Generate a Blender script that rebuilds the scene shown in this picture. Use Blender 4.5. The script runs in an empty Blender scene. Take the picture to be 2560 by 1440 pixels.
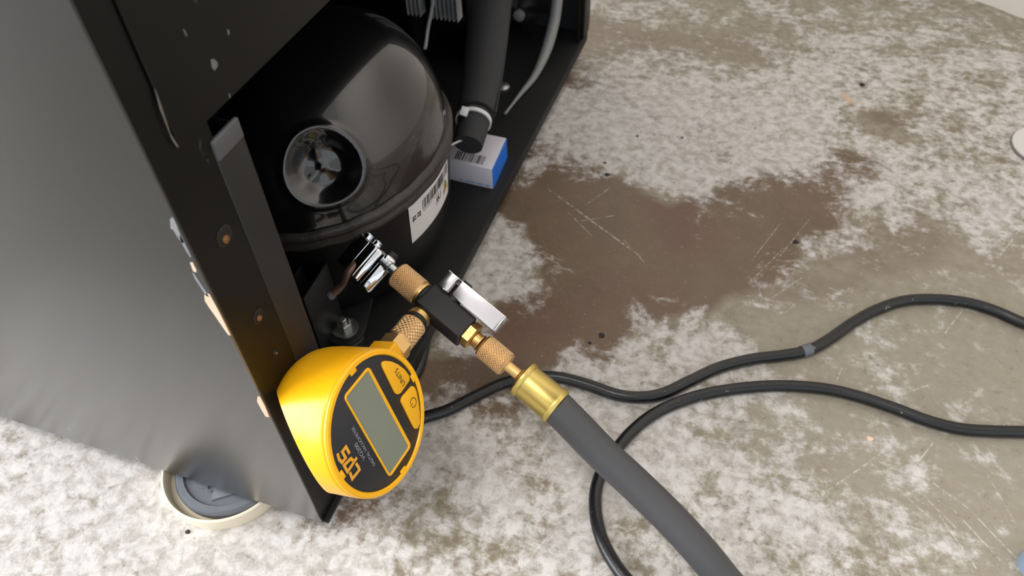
import bpy, bmesh, math, random
import numpy as np
from mathutils import Vector, Matrix, Euler, noise

scn = bpy.context.scene
col = scn.collection
rnd = random.Random(7)

# ------------------------------------------------------------------ camera
W_, H_, F_ = 2560.0, 1440.0, 1890.0
CAM = Vector((0.1776, -0.1442, 0.43))
CAM_E = Euler((0.7396, 0.0291, 0.3283), 'XYZ')
CR = CAM_E.to_matrix()
cam_d = bpy.data.cameras.new('camera')
cam_d.sensor_width = 36.0
cam_d.lens = F_ * 36.0 / W_
cam_d.clip_start = 0.01
cam_d.dof.use_dof = True
cam_d.dof.focus_distance = 0.39
cam_d.dof.aperture_fstop = 13.0
cam = bpy.data.objects.new('camera', cam_d)
cam.location = CAM
cam.rotation_euler = CAM_E
col.objects.link(cam)
scn.camera = cam

# ------------------------------------------------------------------ light
world = bpy.data.worlds.new('overcast')
scn.world = world
world.use_nodes = True
bgn = world.node_tree.nodes['Background']
bgn.inputs['Color'].default_value = (0.86, 0.93, 1.0, 1)
bgn.inputs['Strength'].default_value = 1.1

def area(name, loc, target, sx, sy, power, colr):
    ld = bpy.data.lights.new(name, 'AREA')
    ld.shape = 'RECTANGLE'
    ld.size, ld.size_y = sx, sy
    ld.energy = power
    ld.color = colr
    o = bpy.data.objects.new(name, ld)
    o.location = loc
    o.rotation_euler = (Vector(target) - Vector(loc)).to_track_quat('-Z', 'Y').to_euler()
    col.objects.link(o)
    return o

area('garage_door_daylight', (-2.72, -1.15, 1.2), (0.0, -0.15, 0.1), 2.9, 2.1, 150, (0.90, 0.95, 1.0))
area('side_door_daylight', (2.7, 0.7, 1.25), (0, 0.3, 0.2), 1.6, 2.0, 44, (1.0, 0.97, 0.93))
area('ceiling_lamp_light', (-0.35, -0.55, 2.42), (-0.3, -0.4, 0), 1.2, 0.35, 24, (1.0, 0.97, 0.93))

vs = scn.view_settings
scn.display_settings.display_device = 'sRGB'
vs.view_transform = 'Standard'
vs.look = 'None'
vs.gamma = 1.0
vs.use_curve_mapping = False
vs.exposure = 0.30

# ------------------------------------------------------------------ projection helpers (photo pixel -> ray)
def ray(px, py):
    return CR @ Vector((px - W_ / 2, -(py - H_ / 2), -F_))
def dep(px, py, d):
    return CAM + ray(px, py) * (d / F_)
def onz(px, py, z=0.0):
    v = ray(px, py); return CAM + v * ((z - CAM.z) / v.z)
def onx(px, py, x=0.0):
    v = ray(px, py); return CAM + v * ((x - CAM.x) / v.x)
def ony(px, py, y=0.0):
    v = ray(px, py); return CAM + v * ((y - CAM.y) / v.y)
def onplane(px, py, p, n):
    v = ray(px, py); return CAM + v * ((p - CAM).dot(n) / v.dot(n))

# ------------------------------------------------------------------ materials
def lin(r, g, b):
    f = lambda c: (c / 255 / 12.92) if c / 255 <= 0.04045 else ((c / 255 + 0.055) / 1.055) ** 2.4
    return (f(r), f(g), f(b), 1.0)

def new_mat(name):
    m = bpy.data.materials.new(name)
    m.use_nodes = True
    nt = m.node_tree
    return m, nt, nt.nodes['Principled BSDF']

def mat(name, c, rough=0.5, metal=0.0, var=0.12, scale=60.0, bump=0.0, bscale=300.0, spec=0.5, coat=0.0, rvar=0.0):
    m, nt, b = new_mat(name)
    N, L = nt.nodes, nt.links
    tc = N.new('ShaderNodeTexCoord')
    nz = N.new('ShaderNodeTexNoise'); nz.inputs['Scale'].default_value = scale; nz.inputs['Detail'].default_value = 5
    L.new(tc.outputs['Object'], nz.inputs['Vector'])
    mx = N.new('ShaderNodeMix'); mx.data_type = 'RGBA'
    mx.inputs[6].default_value = tuple(x * (1 - var) for x in c[:3]) + (1,)
    mx.inputs[7].default_value = tuple(min(1, x * (1 + var)) for x in c[:3]) + (1,)
    L.new(nz.outputs['Fac'], mx.inputs[0])
    L.new(mx.outputs[2], b.inputs['Base Color'])
    b.inputs['Roughness'].default_value = rough
    if rvar:
        mr = N.new('ShaderNodeMapRange')
        mr.inputs[1].default_value = 0.3; mr.inputs[2].default_value = 0.7
        mr.inputs[3].default_value = rough - rvar; mr.inputs[4].default_value = rough + rvar
        L.new(nz.outputs['Fac'], mr.inputs[0]); L.new(mr.outputs[0], b.inputs['Roughness'])
    b.inputs['Metallic'].default_value = metal
    b.inputs['Specular IOR Level'].default_value = spec
    b.inputs['Coat Weight'].default_value = coat
    if bump:
        n2 = N.new('ShaderNodeTexNoise'); n2.inputs['Scale'].default_value = bscale; n2.inputs['Detail'].default_value = 3
        L.new(tc.outputs['Object'], n2.inputs['Vector'])
        bp = N.new('ShaderNodeBump'); bp.inputs['Strength'].default_value = bump; bp.inputs['Distance'].default_value = 0.001
        L.new(n2.outputs['Fac'], bp.inputs['Height']); L.new(bp.outputs['Normal'], b.inputs['Normal'])
    return m

def painted_steel(name, c, rough, speck, metal):
    """black powder-coated sheet with a few pale scuffs and dust specks"""
    m, nt, b = new_mat(name)
    N, L = nt.nodes, nt.links
    tc = N.new('ShaderNodeTexCoord')
    mp = N.new('ShaderNodeMapping'); mp.inputs['Scale'].default_value = (1.0, 1.0, 0.45)
    L.new(tc.outputs['Object'], mp.inputs['Vector'])
    nz = N.new('ShaderNodeTexNoise'); nz.inputs['Scale'].default_value = 95; nz.inputs['Detail'].default_value = 3
    L.new(mp.outputs[0], nz.inputs['Vector'])
    ns = N.new('ShaderNodeTexNoise'); ns.inputs['Scale'].default_value = 9; ns.inputs['Detail'].default_value = 2
    L.new(tc.outputs['Object'], ns.inputs['Vector'])
    ad = N.new('ShaderNodeMath'); ad.operation = 'MULTIPLY_ADD'; ad.inputs[1].default_value = 0.35
    L.new(ns.outputs['Fac'], ad.inputs[0]); L.new(nz.outputs['Fac'], ad.inputs[2])
    mr = N.new('ShaderNodeMapRange'); mr.inputs[1].default_value = 0.925; mr.inputs[2].default_value = 0.97
    L.new(ad.outputs[0], mr.inputs[0])
    mu = N.new('ShaderNodeMath'); mu.operation = 'MULTIPLY'; mu.inputs[1].default_value = speck
    L.new(mr.outputs[0], mu.inputs[0])
    mx = N.new('ShaderNodeMix'); mx.data_type = 'RGBA'
    mx.inputs[6].default_value = c; mx.inputs[7].default_value = lin(150, 150, 150)
    L.new(mu.outputs[0], mx.inputs[0]); L.new(mx.outputs[2], b.inputs['Base Color'])
    b.inputs['Roughness'].default_value = rough
    b.inputs['Metallic'].default_value = metal
    if 'panel' not in name:
        b.inputs['Specular IOR Level'].default_value = 0.22
    if 'panel' in name:
        b.inputs['Specular IOR Level'].default_value = 0.5; b.inputs['Coat Weight'].default_value = 0.7; b.inputs['Coat Roughness'].default_value = 0.24; b.inputs['Coat IOR'].default_value = 1.5
    n2 = N.new('ShaderNodeTexNoise'); n2.inputs['Scale'].default_value = 1400; n2.inputs['Detail'].default_value = 1
    L.new(tc.outputs['Object'], n2.inputs['Vector'])
    bp = N.new('ShaderNodeBump'); bp.inputs['Strength'].default_value = 0.0 if 'panel' in name else 0.05; bp.inputs['Distance'].default_value = 0.0003
    L.new(n2.outputs['Fac'], bp.inputs['Height']); L.new(bp.outputs['Normal'], b.inputs['Normal'])
    return m

def dusty(m, scale, lo, hi, colr):
    '''pale dust specks over an existing material's colour'''
    nt = m.node_tree; N, L = nt.nodes, nt.links; b = N['Principled BSDF']
    src = b.inputs['Base Color'].links[0].from_socket
    tc = N.new('ShaderNodeTexCoord'); nz = N.new('ShaderNodeTexNoise'); nz.inputs['Scale'].default_value = scale; nz.inputs['Detail'].default_value = 4
    L.new(tc.outputs['Object'], nz.inputs['Vector'])
    mr = N.new('ShaderNodeMapRange'); mr.inputs[1].default_value = lo; mr.inputs[2].default_value = hi; L.new(nz.outputs['Fac'], mr.inputs[0])
    mx = N.new('ShaderNodeMix'); mx.data_type = 'RGBA'; L.new(mr.outputs[0], mx.inputs[0]); L.new(src, mx.inputs[6]); mx.inputs[7].default_value = colr
    L.new(mx.outputs[2], b.inputs['Base Color'])
    return m
M = {}
M['panel'] = painted_steel('grey_black_panel_paint', lin(40, 41, 43), 0.3, 0.35, 0.0)
M['rear'] = painted_steel('black_sheet_steel', lin(11, 11, 11), 0.36, 0.4, 0.0)
M['inner'] = mat('matt_black_steel', lin(12, 12, 13), 0.6, 0, 0.2)
M['bracket'] = mat('satin_black_bracket', lin(22, 22, 23), 0.42, 0, 0.1)
M['lit_black'] = mat('lit_black_edge', lin(78, 78, 80), 0.45, 0, 0.15)  # bracket black lightened, light on the rolled edge put into the colour
M['gloss_black'] = mat('gloss_black_enamel', lin(9, 9, 10), 0.24, 0, 0.2, bump=0.03, bscale=90, coat=0.9, spec=0.5)
M['shell_black'] = mat('satin_black_shell', lin(8, 8, 9), 0.38, 0, 0.2, bump=0.03, bscale=90, spec=0.3)
M['weld'] = mat('weld_bead_black', lin(46, 42, 40), 0.4, 0, 0.3, bump=0.5, bscale=260)
M['chip_primer'] = mat('bare_primer', lin(222, 190, 165), 0.8, 0, 0.12)
M['chip_grey'] = mat('scuffed_edge_grey', lin(128, 128, 130), 0.7, 0, 0.35, scale=300)
M['brass'] = mat('machined_brass', lin(226, 188, 124), 0.42, 1, 0.06, scale=200, rvar=0.06)
M['brass_knurl'] = mat('knurled_brass', lin(226, 190, 142), 0.48, 1, 0.06, scale=200)
M['brass_ferrule'] = mat('spun_brass', lin(208, 184, 108), 0.38, 1, 0.05, scale=120)
M['valve_black'] = mat('black_valve_body', lin(30, 28, 30), 0.5, 0, 0.08, bump=0.05)
M['rubber'] = mat('black_rubber', lin(22, 22, 23), 0.6, 0, 0.1)
M['hose'] = mat('dark_grey_rubber_hose', lin(66, 65, 67), 0.48, 0, 0.07, scale=40, bump=0.06, bscale=900)
M['cord'] = mat('black_cord_pvc', lin(15, 15, 17), 0.34, 0, 0.25, scale=120, bump=0.1, bscale=400)
dusty(M['cord'], 260, 0.68, 0.78, lin(150, 148, 142))
M['chrome'] = mat('chrome', lin(225, 226, 230), 0.1, 1, 0.03)
M['silver'] = mat('brushed_nickel', lin(232, 226, 228), 0.22, 1, 0.03, scale=300)
M['zinc'] = mat('zinc_plate', lin(205, 212, 214), 0.3, 1, 0.08)
M['bolt'] = mat('dull_zinc_bolt', lin(175, 176, 172), 0.38, 1, 0.15)
M['copper_dark'] = mat('dark_copper_tube', lin(112, 88, 78), 0.4, 0.6, 0.2)
M['yellow'] = mat('yellow_abs_plastic', lin(246, 178, 18), 0.3, 0, 0.03, bump=0.02, bscale=1200)
M['yellow_button'] = mat('yellow_rubber_button', lin(238, 172, 8), 0.5, 0, 0.03)
M['face_black'] = mat('black_face_plate', lin(27, 27, 32), 0.42, 0, 0.06)
M['lcd'] = mat('lcd_grey_green', lin(126, 130, 116), 0.22, 0, 0.02)
M['print_yellow'] = mat('yellow_print', lin(226, 160, 40), 0.6, 0, 0.05)
M['print_white'] = mat('pale_print', lin(150, 152, 165), 0.6, 0, 0.05)
M['print_dark'] = mat('dark_print', lin(40, 32, 26), 0.6, 0, 0.05)
M['paper'] = mat('white_label_paper', lin(214, 210, 208), 0.55, 0, 0.03)
M['warn'] = mat('warning_yellow_print', lin(214, 180, 40), 0.5, 0, 0.05)
M['carton'] = mat('white_carton', lin(206, 202, 210), 0.5, 0, 0.03)
M['blue'] = mat('blue_carton_print', lin(20, 105, 205), 0.45, 0, 0.06)
M['blue_pale'] = mat('pale_blue_print', lin(105, 140, 200), 0.55, 0, 0.06)
M['foam'] = mat('black_foam_sleeve', lin(44, 43, 44), 0.75, 0, 0.12, bump=0.25, bscale=700)
M['nylon'] = mat('white_nylon', lin(214, 212, 214), 0.4, 0, 0.03)
M['grey_tube'] = mat('grey_plastic_tube', lin(128, 128, 126), 0.35, 0, 0.1)
M['fin'] = mat('aluminium_fin', lin(196, 198, 200), 0.5, 0.25, 0.1)
M['scrape'] = mat('scraped_paint', lin(104, 102, 96), 0.7, 0, 0.3, scale=500)
M['cup'] = mat('beige_plastic_cup', lin(226, 214, 190), 0.45, 0, 0.08)
M['foot'] = mat('grey_rubber_foot', lin(96, 99, 106), 0.55, 0, 0.15, bump=0.1)
M['rust'] = mat('rusty_screw', lin(122, 82, 44), 0.5, 0.4, 0.4, scale=400)
M['wall'] = mat('painted_concrete_wall', lin(232, 222, 212), 0.85, 0, 0.06, scale=14, bump=0.4, bscale=60)
M['ceiling'] = mat('white_ceiling', lin(215, 214, 210), 0.9, 0, 0.04)
M['grit'] = mat('dark_grit', lin(38, 34, 32), 0.8, 0, 0.3)
M['white_lid'] = mat('white_plastic_lid', lin(205, 202, 198), 0.45, 0, 0.03)
M['lid_rim'] = mat('grey_lid_rim', lin(120, 116, 112), 0.5, 0, 0.05)
M['blue_cap'] = mat('pale_blue_plastic', lin(128, 145, 162), 0.18, 0, 0.1, coat=0.4)

# ------------------------------------------------------------------ object helpers
MW = {}
def tag(o, label=None, cat=None, group=None, kind=None):
    if label: o['label'] = label
    if cat: o['category'] = cat
    if group: o['group'] = group
    if kind: o['kind'] = kind
    return o
def thing(name, label, cat, loc, group=None, mtx=None):
    o = bpy.data.objects.new(name, None)
    o.empty_display_size = 0.02
    m = mtx.copy() if mtx else Matrix.Translation(Vector(loc))
    o.matrix_world = m
    col.objects.link(o)
    MW[o.name] = m
    return tag(o, label, cat, group)
def obj(name, bm, material, parent=None, angle=38, label=None, loc=None, normals=True):
    """link a bmesh given in world coordinates as one mesh object"""
    if normals:
        bmesh.ops.recalc_face_normals(bm, faces=bm.faces)
    if parent is not None:
        m = MW[parent.name]
    else:
        m = Matrix.Translation(Vector(loc)) if loc is not None else Matrix.Identity(4)
    bm.transform(m.inverted())
    me = bpy.data.meshes.new(name)
    bm.to_mesh(me); bm.free()
    for p in me.polygons: p.use_smooth = True
    me.set_sharp_from_angle(angle=math.radians(angle))
    me.materials.append(M[material] if isinstance(material, str) else material)
    o = bpy.data.objects.new(name, me)
    col.objects.link(o)
    if parent is not None:
        o.parent = parent
    else:
        o.matrix_world = m
    MW[o.name] = m
    if label: o['label'] = label
    return o

def basis(ax, hint=Vector((0, 0, 1))):
    z = Vector(ax).normalized()
    h = Vector(hint)
    if abs(h.normalized().dot(z)) > 0.98: h = Vector((1, 0, 0))
    x = (h - z * h.dot(z)).normalized()
    y = z.cross(x)
    return x, y, z
def lathe(bm, p0, ax, prof, seg=40, hint=Vector((0, 0, 1)), cap=True):
    x, y, z = basis(ax, hint)
    rings = []
    for s, r in prof:
        c = p0 + z * s
        rings.append([bm.verts.new(c + (x * math.cos(2 * math.pi * k / seg) + y * math.sin(2 * math.pi * k / seg)) * r) for k in range(seg)])
    for a, b in zip(rings, rings[1:]):
        for k in range(seg):
            bm.faces.new((a[k], a[(k + 1) % seg], b[(k + 1) % seg], b[k]))
    if cap:
        bm.faces.new(rings[0][::-1]); bm.faces.new(rings[-1])
    return rings
def knurled(bm, p0, ax, length, r, pitch=0.0013, amp=0.00030, chamfer=0.0009, hint=Vector((0, 0, 1))):
    """cylinder with a cross-cut diamond knurl and plain chamfered ends"""
    x, y, z = basis(ax, hint)
    nk = max(12, int(round(2 * math.pi * r / pitch / 1.25)))
    seg = nk * 8
    ns = int(length / pitch * 8)
    tri = lambda t: 1 - 2 * abs((t % 1.0) - 0.5)
    rings = []
    prof = [(0, r - chamfer * 1.1, 0), (0.0001, r - chamfer, 0), (chamfer, r - amp, 0)]
    for i in range(ns + 1):
        s = chamfer * 1.3 + (length - 2.6 * chamfer) * i / ns
        prof.append((s, r, 1 if 0 < i < ns else 0))
    prof += [(length - chamfer, r - amp, 0), (length - 0.0001, r - chamfer, 0), (length, r - chamfer * 1.1, 0)]
    for s, rr, kn in prof:
        ring = []
        for k in range(seg):
            q = k / seg
            d = 0
            if kn:
                a = tri(q * nk + s / pitch * 0.8); b = tri(q * nk - s / pitch * 0.8)
                d = -amp * 1.7 * (1 - min(1, min(a, b) * 2.2))
            th = 2 * math.pi * q
            ring.append(bm.verts.new(p0 + z * s + (x * math.cos(th) + y * math.sin(th)) * (rr + d)))
        rings.append(ring)
    for a, b in zip(rings, rings[1:]):
        for k in range(seg):
            bm.faces.new((a[k], a[(k + 1) % seg], b[(k + 1) % seg], b[k]))
    bm.faces.new(rings[0][::-1]); bm.faces.new(rings[-1])
def crom(pts, n):
    pts = [Vector(p) for p in pts]
    out = []
    for i in range(len(pts) - 1):
        p0 = pts[max(i - 1, 0)]; p1 = pts[i]; p2 = pts[i + 1]; p3 = pts[min(i + 2, len(pts) - 1)]
        for k in range(n):
            t = k / n
            out.append(0.5 * ((2 * p1) + (p2 - p0) * t + (2 * p0 - 5 * p1 + 4 * p2 - p3) * t * t + (3 * p1 - p0 - 3 * p2 + p3) * t ** 3))
    out.append(pts[-1])
    return out
def tube(bm, pts, r, seg=20, sub=10, flat=None):
    P = crom(pts, sub) if sub > 1 else [Vector(p) for p in pts]
    n = len(P)
    rad = (lambda t: r) if not callable(r) else r
    t0 = (P[1] - P[0]).normalized()
    x, y, _ = basis(t0)
    rings = []
    for i, p in enumerate(P):
        t = (P[min(i + 1, n - 1)] - P[max(i - 1, 0)]).normalized()
        x = (x - t * x.dot(t)).normalized(); y = t.cross(x)
        rr = rad(i / (n - 1))
        rings.append([bm.verts.new(p + (x * math.cos(2 * math.pi * k / seg) + y * math.sin(2 * math.pi * k / seg)) * rr) for k in range(seg)])
    for a, b in zip(rings, rings[1:]):
        for k in range(seg):
            bm.faces.new((a[k], a[(k + 1) % seg], b[(k + 1) % seg], b[k]))
    bm.faces.new(rings[0][::-1]); bm.faces.new(rings[-1])
def rbox(bm, c, ex, ey, ez, bev=0.0, seg=2):
    """box with half-axis vectors ex, ey, ez"""
    b2 = bmesh.new()
    vs_ = {}
    for i in (-1, 1):
        for j in (-1, 1):
            for k in (-1, 1):
                vs_[(i, j, k)] = b2.verts.new(Vector(c) + Vector(ex) * i + Vector(ey) * j + Vector(ez) * k)
    for q in (((-1, -1, -1), (-1, 1, -1), (1, 1, -1), (1, -1, -1)), ((-1, -1, 1), (1, -1, 1), (1, 1, 1), (-1, 1, 1)),
              ((-1, -1, -1), (1, -1, -1), (1, -1, 1), (-1, -1, 1)), ((-1, 1, -1), (-1, 1, 1), (1, 1, 1), (1, 1, -1)),
              ((-1, -1, -1), (-1, -1, 1), (-1, 1, 1), (-1, 1, -1)), ((1, -1, -1), (1, 1, -1), (1, 1, 1), (1, -1, 1))):
        b2.faces.new([vs_[t] for t in q])
    if bev:
        bmesh.ops.bevel(b2, geom=list(b2.edges), offset=bev, segments=seg, profile=0.5, affect='EDGES')
    merge(bm, b2)
def box(bm, x0, x1, y0, y1, z0, z1, bev=0.0, seg=2):
    rbox(bm, ((x0 + x1) / 2, (y0 + y1) / 2, (z0 + z1) / 2), ((x1 - x0) / 2, 0, 0), (0, (y1 - y0) / 2, 0), (0, 0, (z1 - z0) / 2), bev, seg)
def merge(bm, b2):
    bmesh.ops.recalc_face_normals(b2, faces=b2.faces)
    me = bpy.data.meshes.new('tmp'); b2.to_mesh(me); b2.free()
    bm.from_mesh(me); bpy.data.meshes.remove(me)
def prism(bm, pts, ext, bev=0.0):
    """polygon (world points) extruded by vector ext"""
    b2 = bmesh.new()
    a = [b2.verts.new(Vector(p)) for p in pts]
    b = [b2.verts.new(Vector(p) + Vector(ext)) for p in pts]
    b2.faces.new(a[::-1]); b2.faces.new(b)
    n = len(a)
    for i in range(n):
        b2.faces.new((a[i], a[(i + 1) % n], b[(i + 1) % n], b[i]))
    if bev:
        top = [e for e in b2.edges if all(v in b for v in e.verts)]
        bmesh.ops.bevel(b2, geom=top, offset=bev, segments=2, profile=0.5, affect='EDGES')
    merge(bm, b2)
def text2d(s):
    cu = bpy.data.curves.new('txt', 'FONT'); cu.body = s; cu.size = 1.0
    o = bpy.data.objects.new('txt', cu); col.objects.link(o)
    dg = bpy.context.evaluated_depsgraph_get()
    me = bpy.data.meshes.new_from_object(o.evaluated_get(dg))
    V = [(v.co.x, v.co.y) for v in me.vertices]; Fc = [tuple(p.vertices) for p in me.polygons]
    bpy.data.meshes.remove(me); bpy.data.objects.remove(o); bpy.data.curves.remove(cu)
    x0 = min(v[0] for v in V); x1 = max(v[0] for v in V); y0 = min(v[1] for v in V); y1 = max(v[1] for v in V)
    return [((v[0] - x0) / (x1 - x0), (v[1] - y0) / (y1 - y0)) for v in V], Fc
def print_text(bm, s, fn):
    V, Fc = text2d(s)
    vv = [bm.verts.new(fn(a, b)) for a, b in V]
    for f in Fc:
        try: bm.faces.new([vv[i] for i in f])
        except ValueError: pass
def strokes(bm, poly, w, fn):
    """thick poly-line in 2-D mapped to 3-D by fn; mitred"""
    P = [Vector(p) for p in poly]
    L_, R_ = [], []
    for i, p in enumerate(P):
        a = (P[i] - P[i - 1]).normalized() if i else (P[1] - P[0]).normalized()
        b = (P[i + 1] - P[i]).normalized() if i < len(P) - 1 else a
        t = (a + b).normalized(); nn = Vector((-t.y, t.x))
        k = w / 2 / max(0.5, nn.dot(Vector((-a.y, a.x))))
        L_.append(bm.verts.new(fn(*(p + nn * k)))); R_.append(bm.verts.new(fn(*(p - nn * k))))
    for i in range(len(P) - 1):
        bm.faces.new((L_[i], R_[i], R_[i + 1], L_[i + 1]))

# ================================================================== SETTING
# ---- floor with stain / lime masks stored per vertex
def seg_d(p, a, b):
    ab = b - a; l2 = (ab * ab).sum()
    t = np.clip(((p - a) @ ab) / max(l2, 1e-9), 0, 1)
    return np.sqrt(((p - (a + t[:, None] * ab)) ** 2).sum(1))
def fl2(p):
    v = onz(*p); return np.array((v.x, v.y))
def axis_coords(lo, hi, dlo, dhi, fine):
    a = list(np.arange(dlo, dhi, fine))
    return np.array([lo, (lo + dlo) / 2] + a + [dhi + (hi - dhi) / 2, hi])
gx = axis_coords(-2.6, 2.8, -0.34, 0.66, 0.0065)
gy = axis_coords(-3.0, 1.95, -0.22, 1.0, 0.0065)
GX, GY = np.meshgrid(gx, gy)
PV = np.stack([GX.ravel(), GY.ravel()], 1)
def field(caps):
    out = np.zeros(len(PV))
    for a, b, w, s, amp in caps:
        d = seg_d(PV, fl2(a), fl2(b))
        v = amp * np.clip(1 - (d - w) / s, 0, 1)
        out = np.maximum(out, v)
    return out
brown = field([
    ((1310, 850), (1480, 800), .020, .022, 1.0), ((1300, 800), (1440, 760), .016, .02, .95), ((1470, 745), (1700, 690), .024, .03, 1.0), ((1560, 690), (1860, 610), .030, .035, 1.0),
    ((1700, 620), (1980, 500), .034, .03, .95), ((1930, 500), (2110, 420), .022, .02, .85),
    ((1400, 460), (1560, 560), .030, .03, .95), ((1480, 560), (1700, 640), .035, .03, 1.0),
    ((1400, 560), (1450, 690), .022, .02, .9), ((1290, 520), (1360, 545), .012, .014, .9),
    ((1330, 370), (1430, 390), .014, .02, .8), ((1260, 500), (1290, 470), .008, .01, .8),
    ((1080, 965), (1250, 935), .014, .02, .9), ((1230, 990), (1330, 890), .016, .018, .8),
    ((1100, 985), (1260, 1000), .008, .014, .55), ((1440, 880), (1490, 870), .010, .014, .9),
    ((1770, 340), (1810, 385), .012, .010, .75), ((1850, 400), (1890, 405), .006, .012, .6),
    ((1390, 200), (1450, 215), .010, .014, .75), ((1470, 60), (1600, 90), .012, .03, .45),
    ((820, 1300), (900, 1255), .010, .014, .75), ((880, 1330), (1000, 1290), .006, .02, .45),
    ((1950, 700), (2300, 600), .02, .05, .42), ((1500, 110), (1900, 120), .02, .05, .42), ((2300, 520), (2500, 640), .02, .05, .3), ((1850, 1090), (2050, 1150), .01, .03, .35), ((1700, 1380), (1900, 1440), .01, .04, .35), ((2195, 295), (2240, 300), .008, .014, .55), ((2150, 310), (2210, 320), .010, .014, .4)])
white = field([
    ((1350, 330), (1560, 230), .030, .06, .85), ((1560, 320), (1760, 430), .035, .05, .95), ((1650, 200), (1950, 300), .05, .07, .8),
    ((1480, 330), (1700, 300), .05, .05, 1.1), ((1400, 290), (1960, 340), .045, .05, 1.1), ((1560, 330), (1750, 440), .03, .03, 1.15), ((2000, 130), (2100, 380), .04, .10, .7), ((2200, 420), (2420, 470), .04, .07, .85),
    ((1810, 430), (1850, 460), .012, .02, .9), ((2300, 250), (2540, 350), .05, .08, .65),
    ((1200, 560), (1320, 650), .014, .025, .95), ((1180, 660), (1300, 730), .018, .02, .9), ((1270, 440), (1320, 430), .012, .016, .85),
    ((1120, 760), (1190, 860), .012, .02, .8), ((1330, 690), (1400, 680), .010, .02, .7),
    ((1490, 900), (1640, 850), .018, .022, .9), ((1640, 790), (1780, 870), .018, .025, .95), ((1580, 900), (1830, 940), .020, .02, .85),
    ((1500, 1050), (1750, 1050), .025, .03, .85), ((1600, 1080), (1900, 1150), .03, .04, .95), ((1700, 1200), (1960, 1330), .03, .04, .85),
    ((1150, 1080), (1420, 1150), .03, .03, .95), ((950, 1250), (1250, 1200), .03, .03, .8), ((1050, 1330), (1450, 1330), .04, .04, .75),
    ((1450, 1200), (1560, 1400), .03, .04, .8), ((100, 1150), (380, 1230), .04, .05, 1.0), ((0, 1300), (700, 1380), .06, .05, 1.0),
    ((600, 1330), (780, 1370), .02, .03, .9), ((2050, 560), (2250, 640), .03, .06, .4), ((1900, 680), (2100, 600), .012, .02, .7),
    ((1950, 720), (2200, 680), .02, .04, .35), ((2400, 530), (2540, 560), .02, .03, .75), ((2000, 1300), (2300, 1420), .03, .06, .6),
    ((2250, 1180), (2350, 1300), .015, .03, .5), ((1420, 150), (1500, 140), .02, .04, .6), ((1550, 60), (2000, 60), .05, .1, .42), ((2000, 90), (2500, 180), .05, .12, .5), ((2100, 900), (2500, 760), .06, .1, .22)])
bare = field([
    ((2250, 880), (2560, 850), .05, .06, 1.0), ((2000, 830), (2250, 950), .025, .04, .9), ((2100, 1010), (2560, 1180), .05, .05, 1.0),
    ((2200, 760), (2560, 660), .03, .05, .7), ((2450, 1250), (2560, 1400), .04, .05, .9), ((1900, 720), (2100, 780), .02, .04, .6),
    ((1500, 60), (1900, 40), .05, .06, .3), ((2100, 60), (2500, 110), .05, .05, .45), ((1750, 110), (1900, 100), .03, .05, .5),
    ((1880, 1060), (2100, 1180), .015, .03, .6)])
far = np.clip((np.hypot(PV[:, 0] - 0.12, PV[:, 1] - 0.3) - 0.62) / 0.4, 0, 1)
white = np.maximum(white, 0.5 * far); brown = np.maximum(brown, 0.18 * far)
red = field([((1680, 510), (1720, 590), .010, .022, 1.0), ((1520, 750), (1600, 740), .01, .03, .5), ((1290, 840), (1380, 800), .01, .03, .7)])

bm = bmesh.new()
nx, ny = len(gx), len(gy)
fv = [bm.verts.new((p[0], p[1], 0)) for p in PV]
for j in range(ny - 1):
    for i in range(nx - 1):
        bm.faces.new((fv[j * nx + i], fv[j * nx + i + 1], fv[(j + 1) * nx + i + 1], fv[(j + 1) * nx + i]))
me = bpy.data.meshes.new('floor'); bm.to_mesh(me); bm.free()
for nm_, arr in (('brown', brown), ('white', white), ('bare', bare), ('red', red)):
    at = me.attributes.new(nm_, 'FLOAT', 'POINT')
    at.data.foreach_set('value', arr.astype(np.float32))

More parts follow.
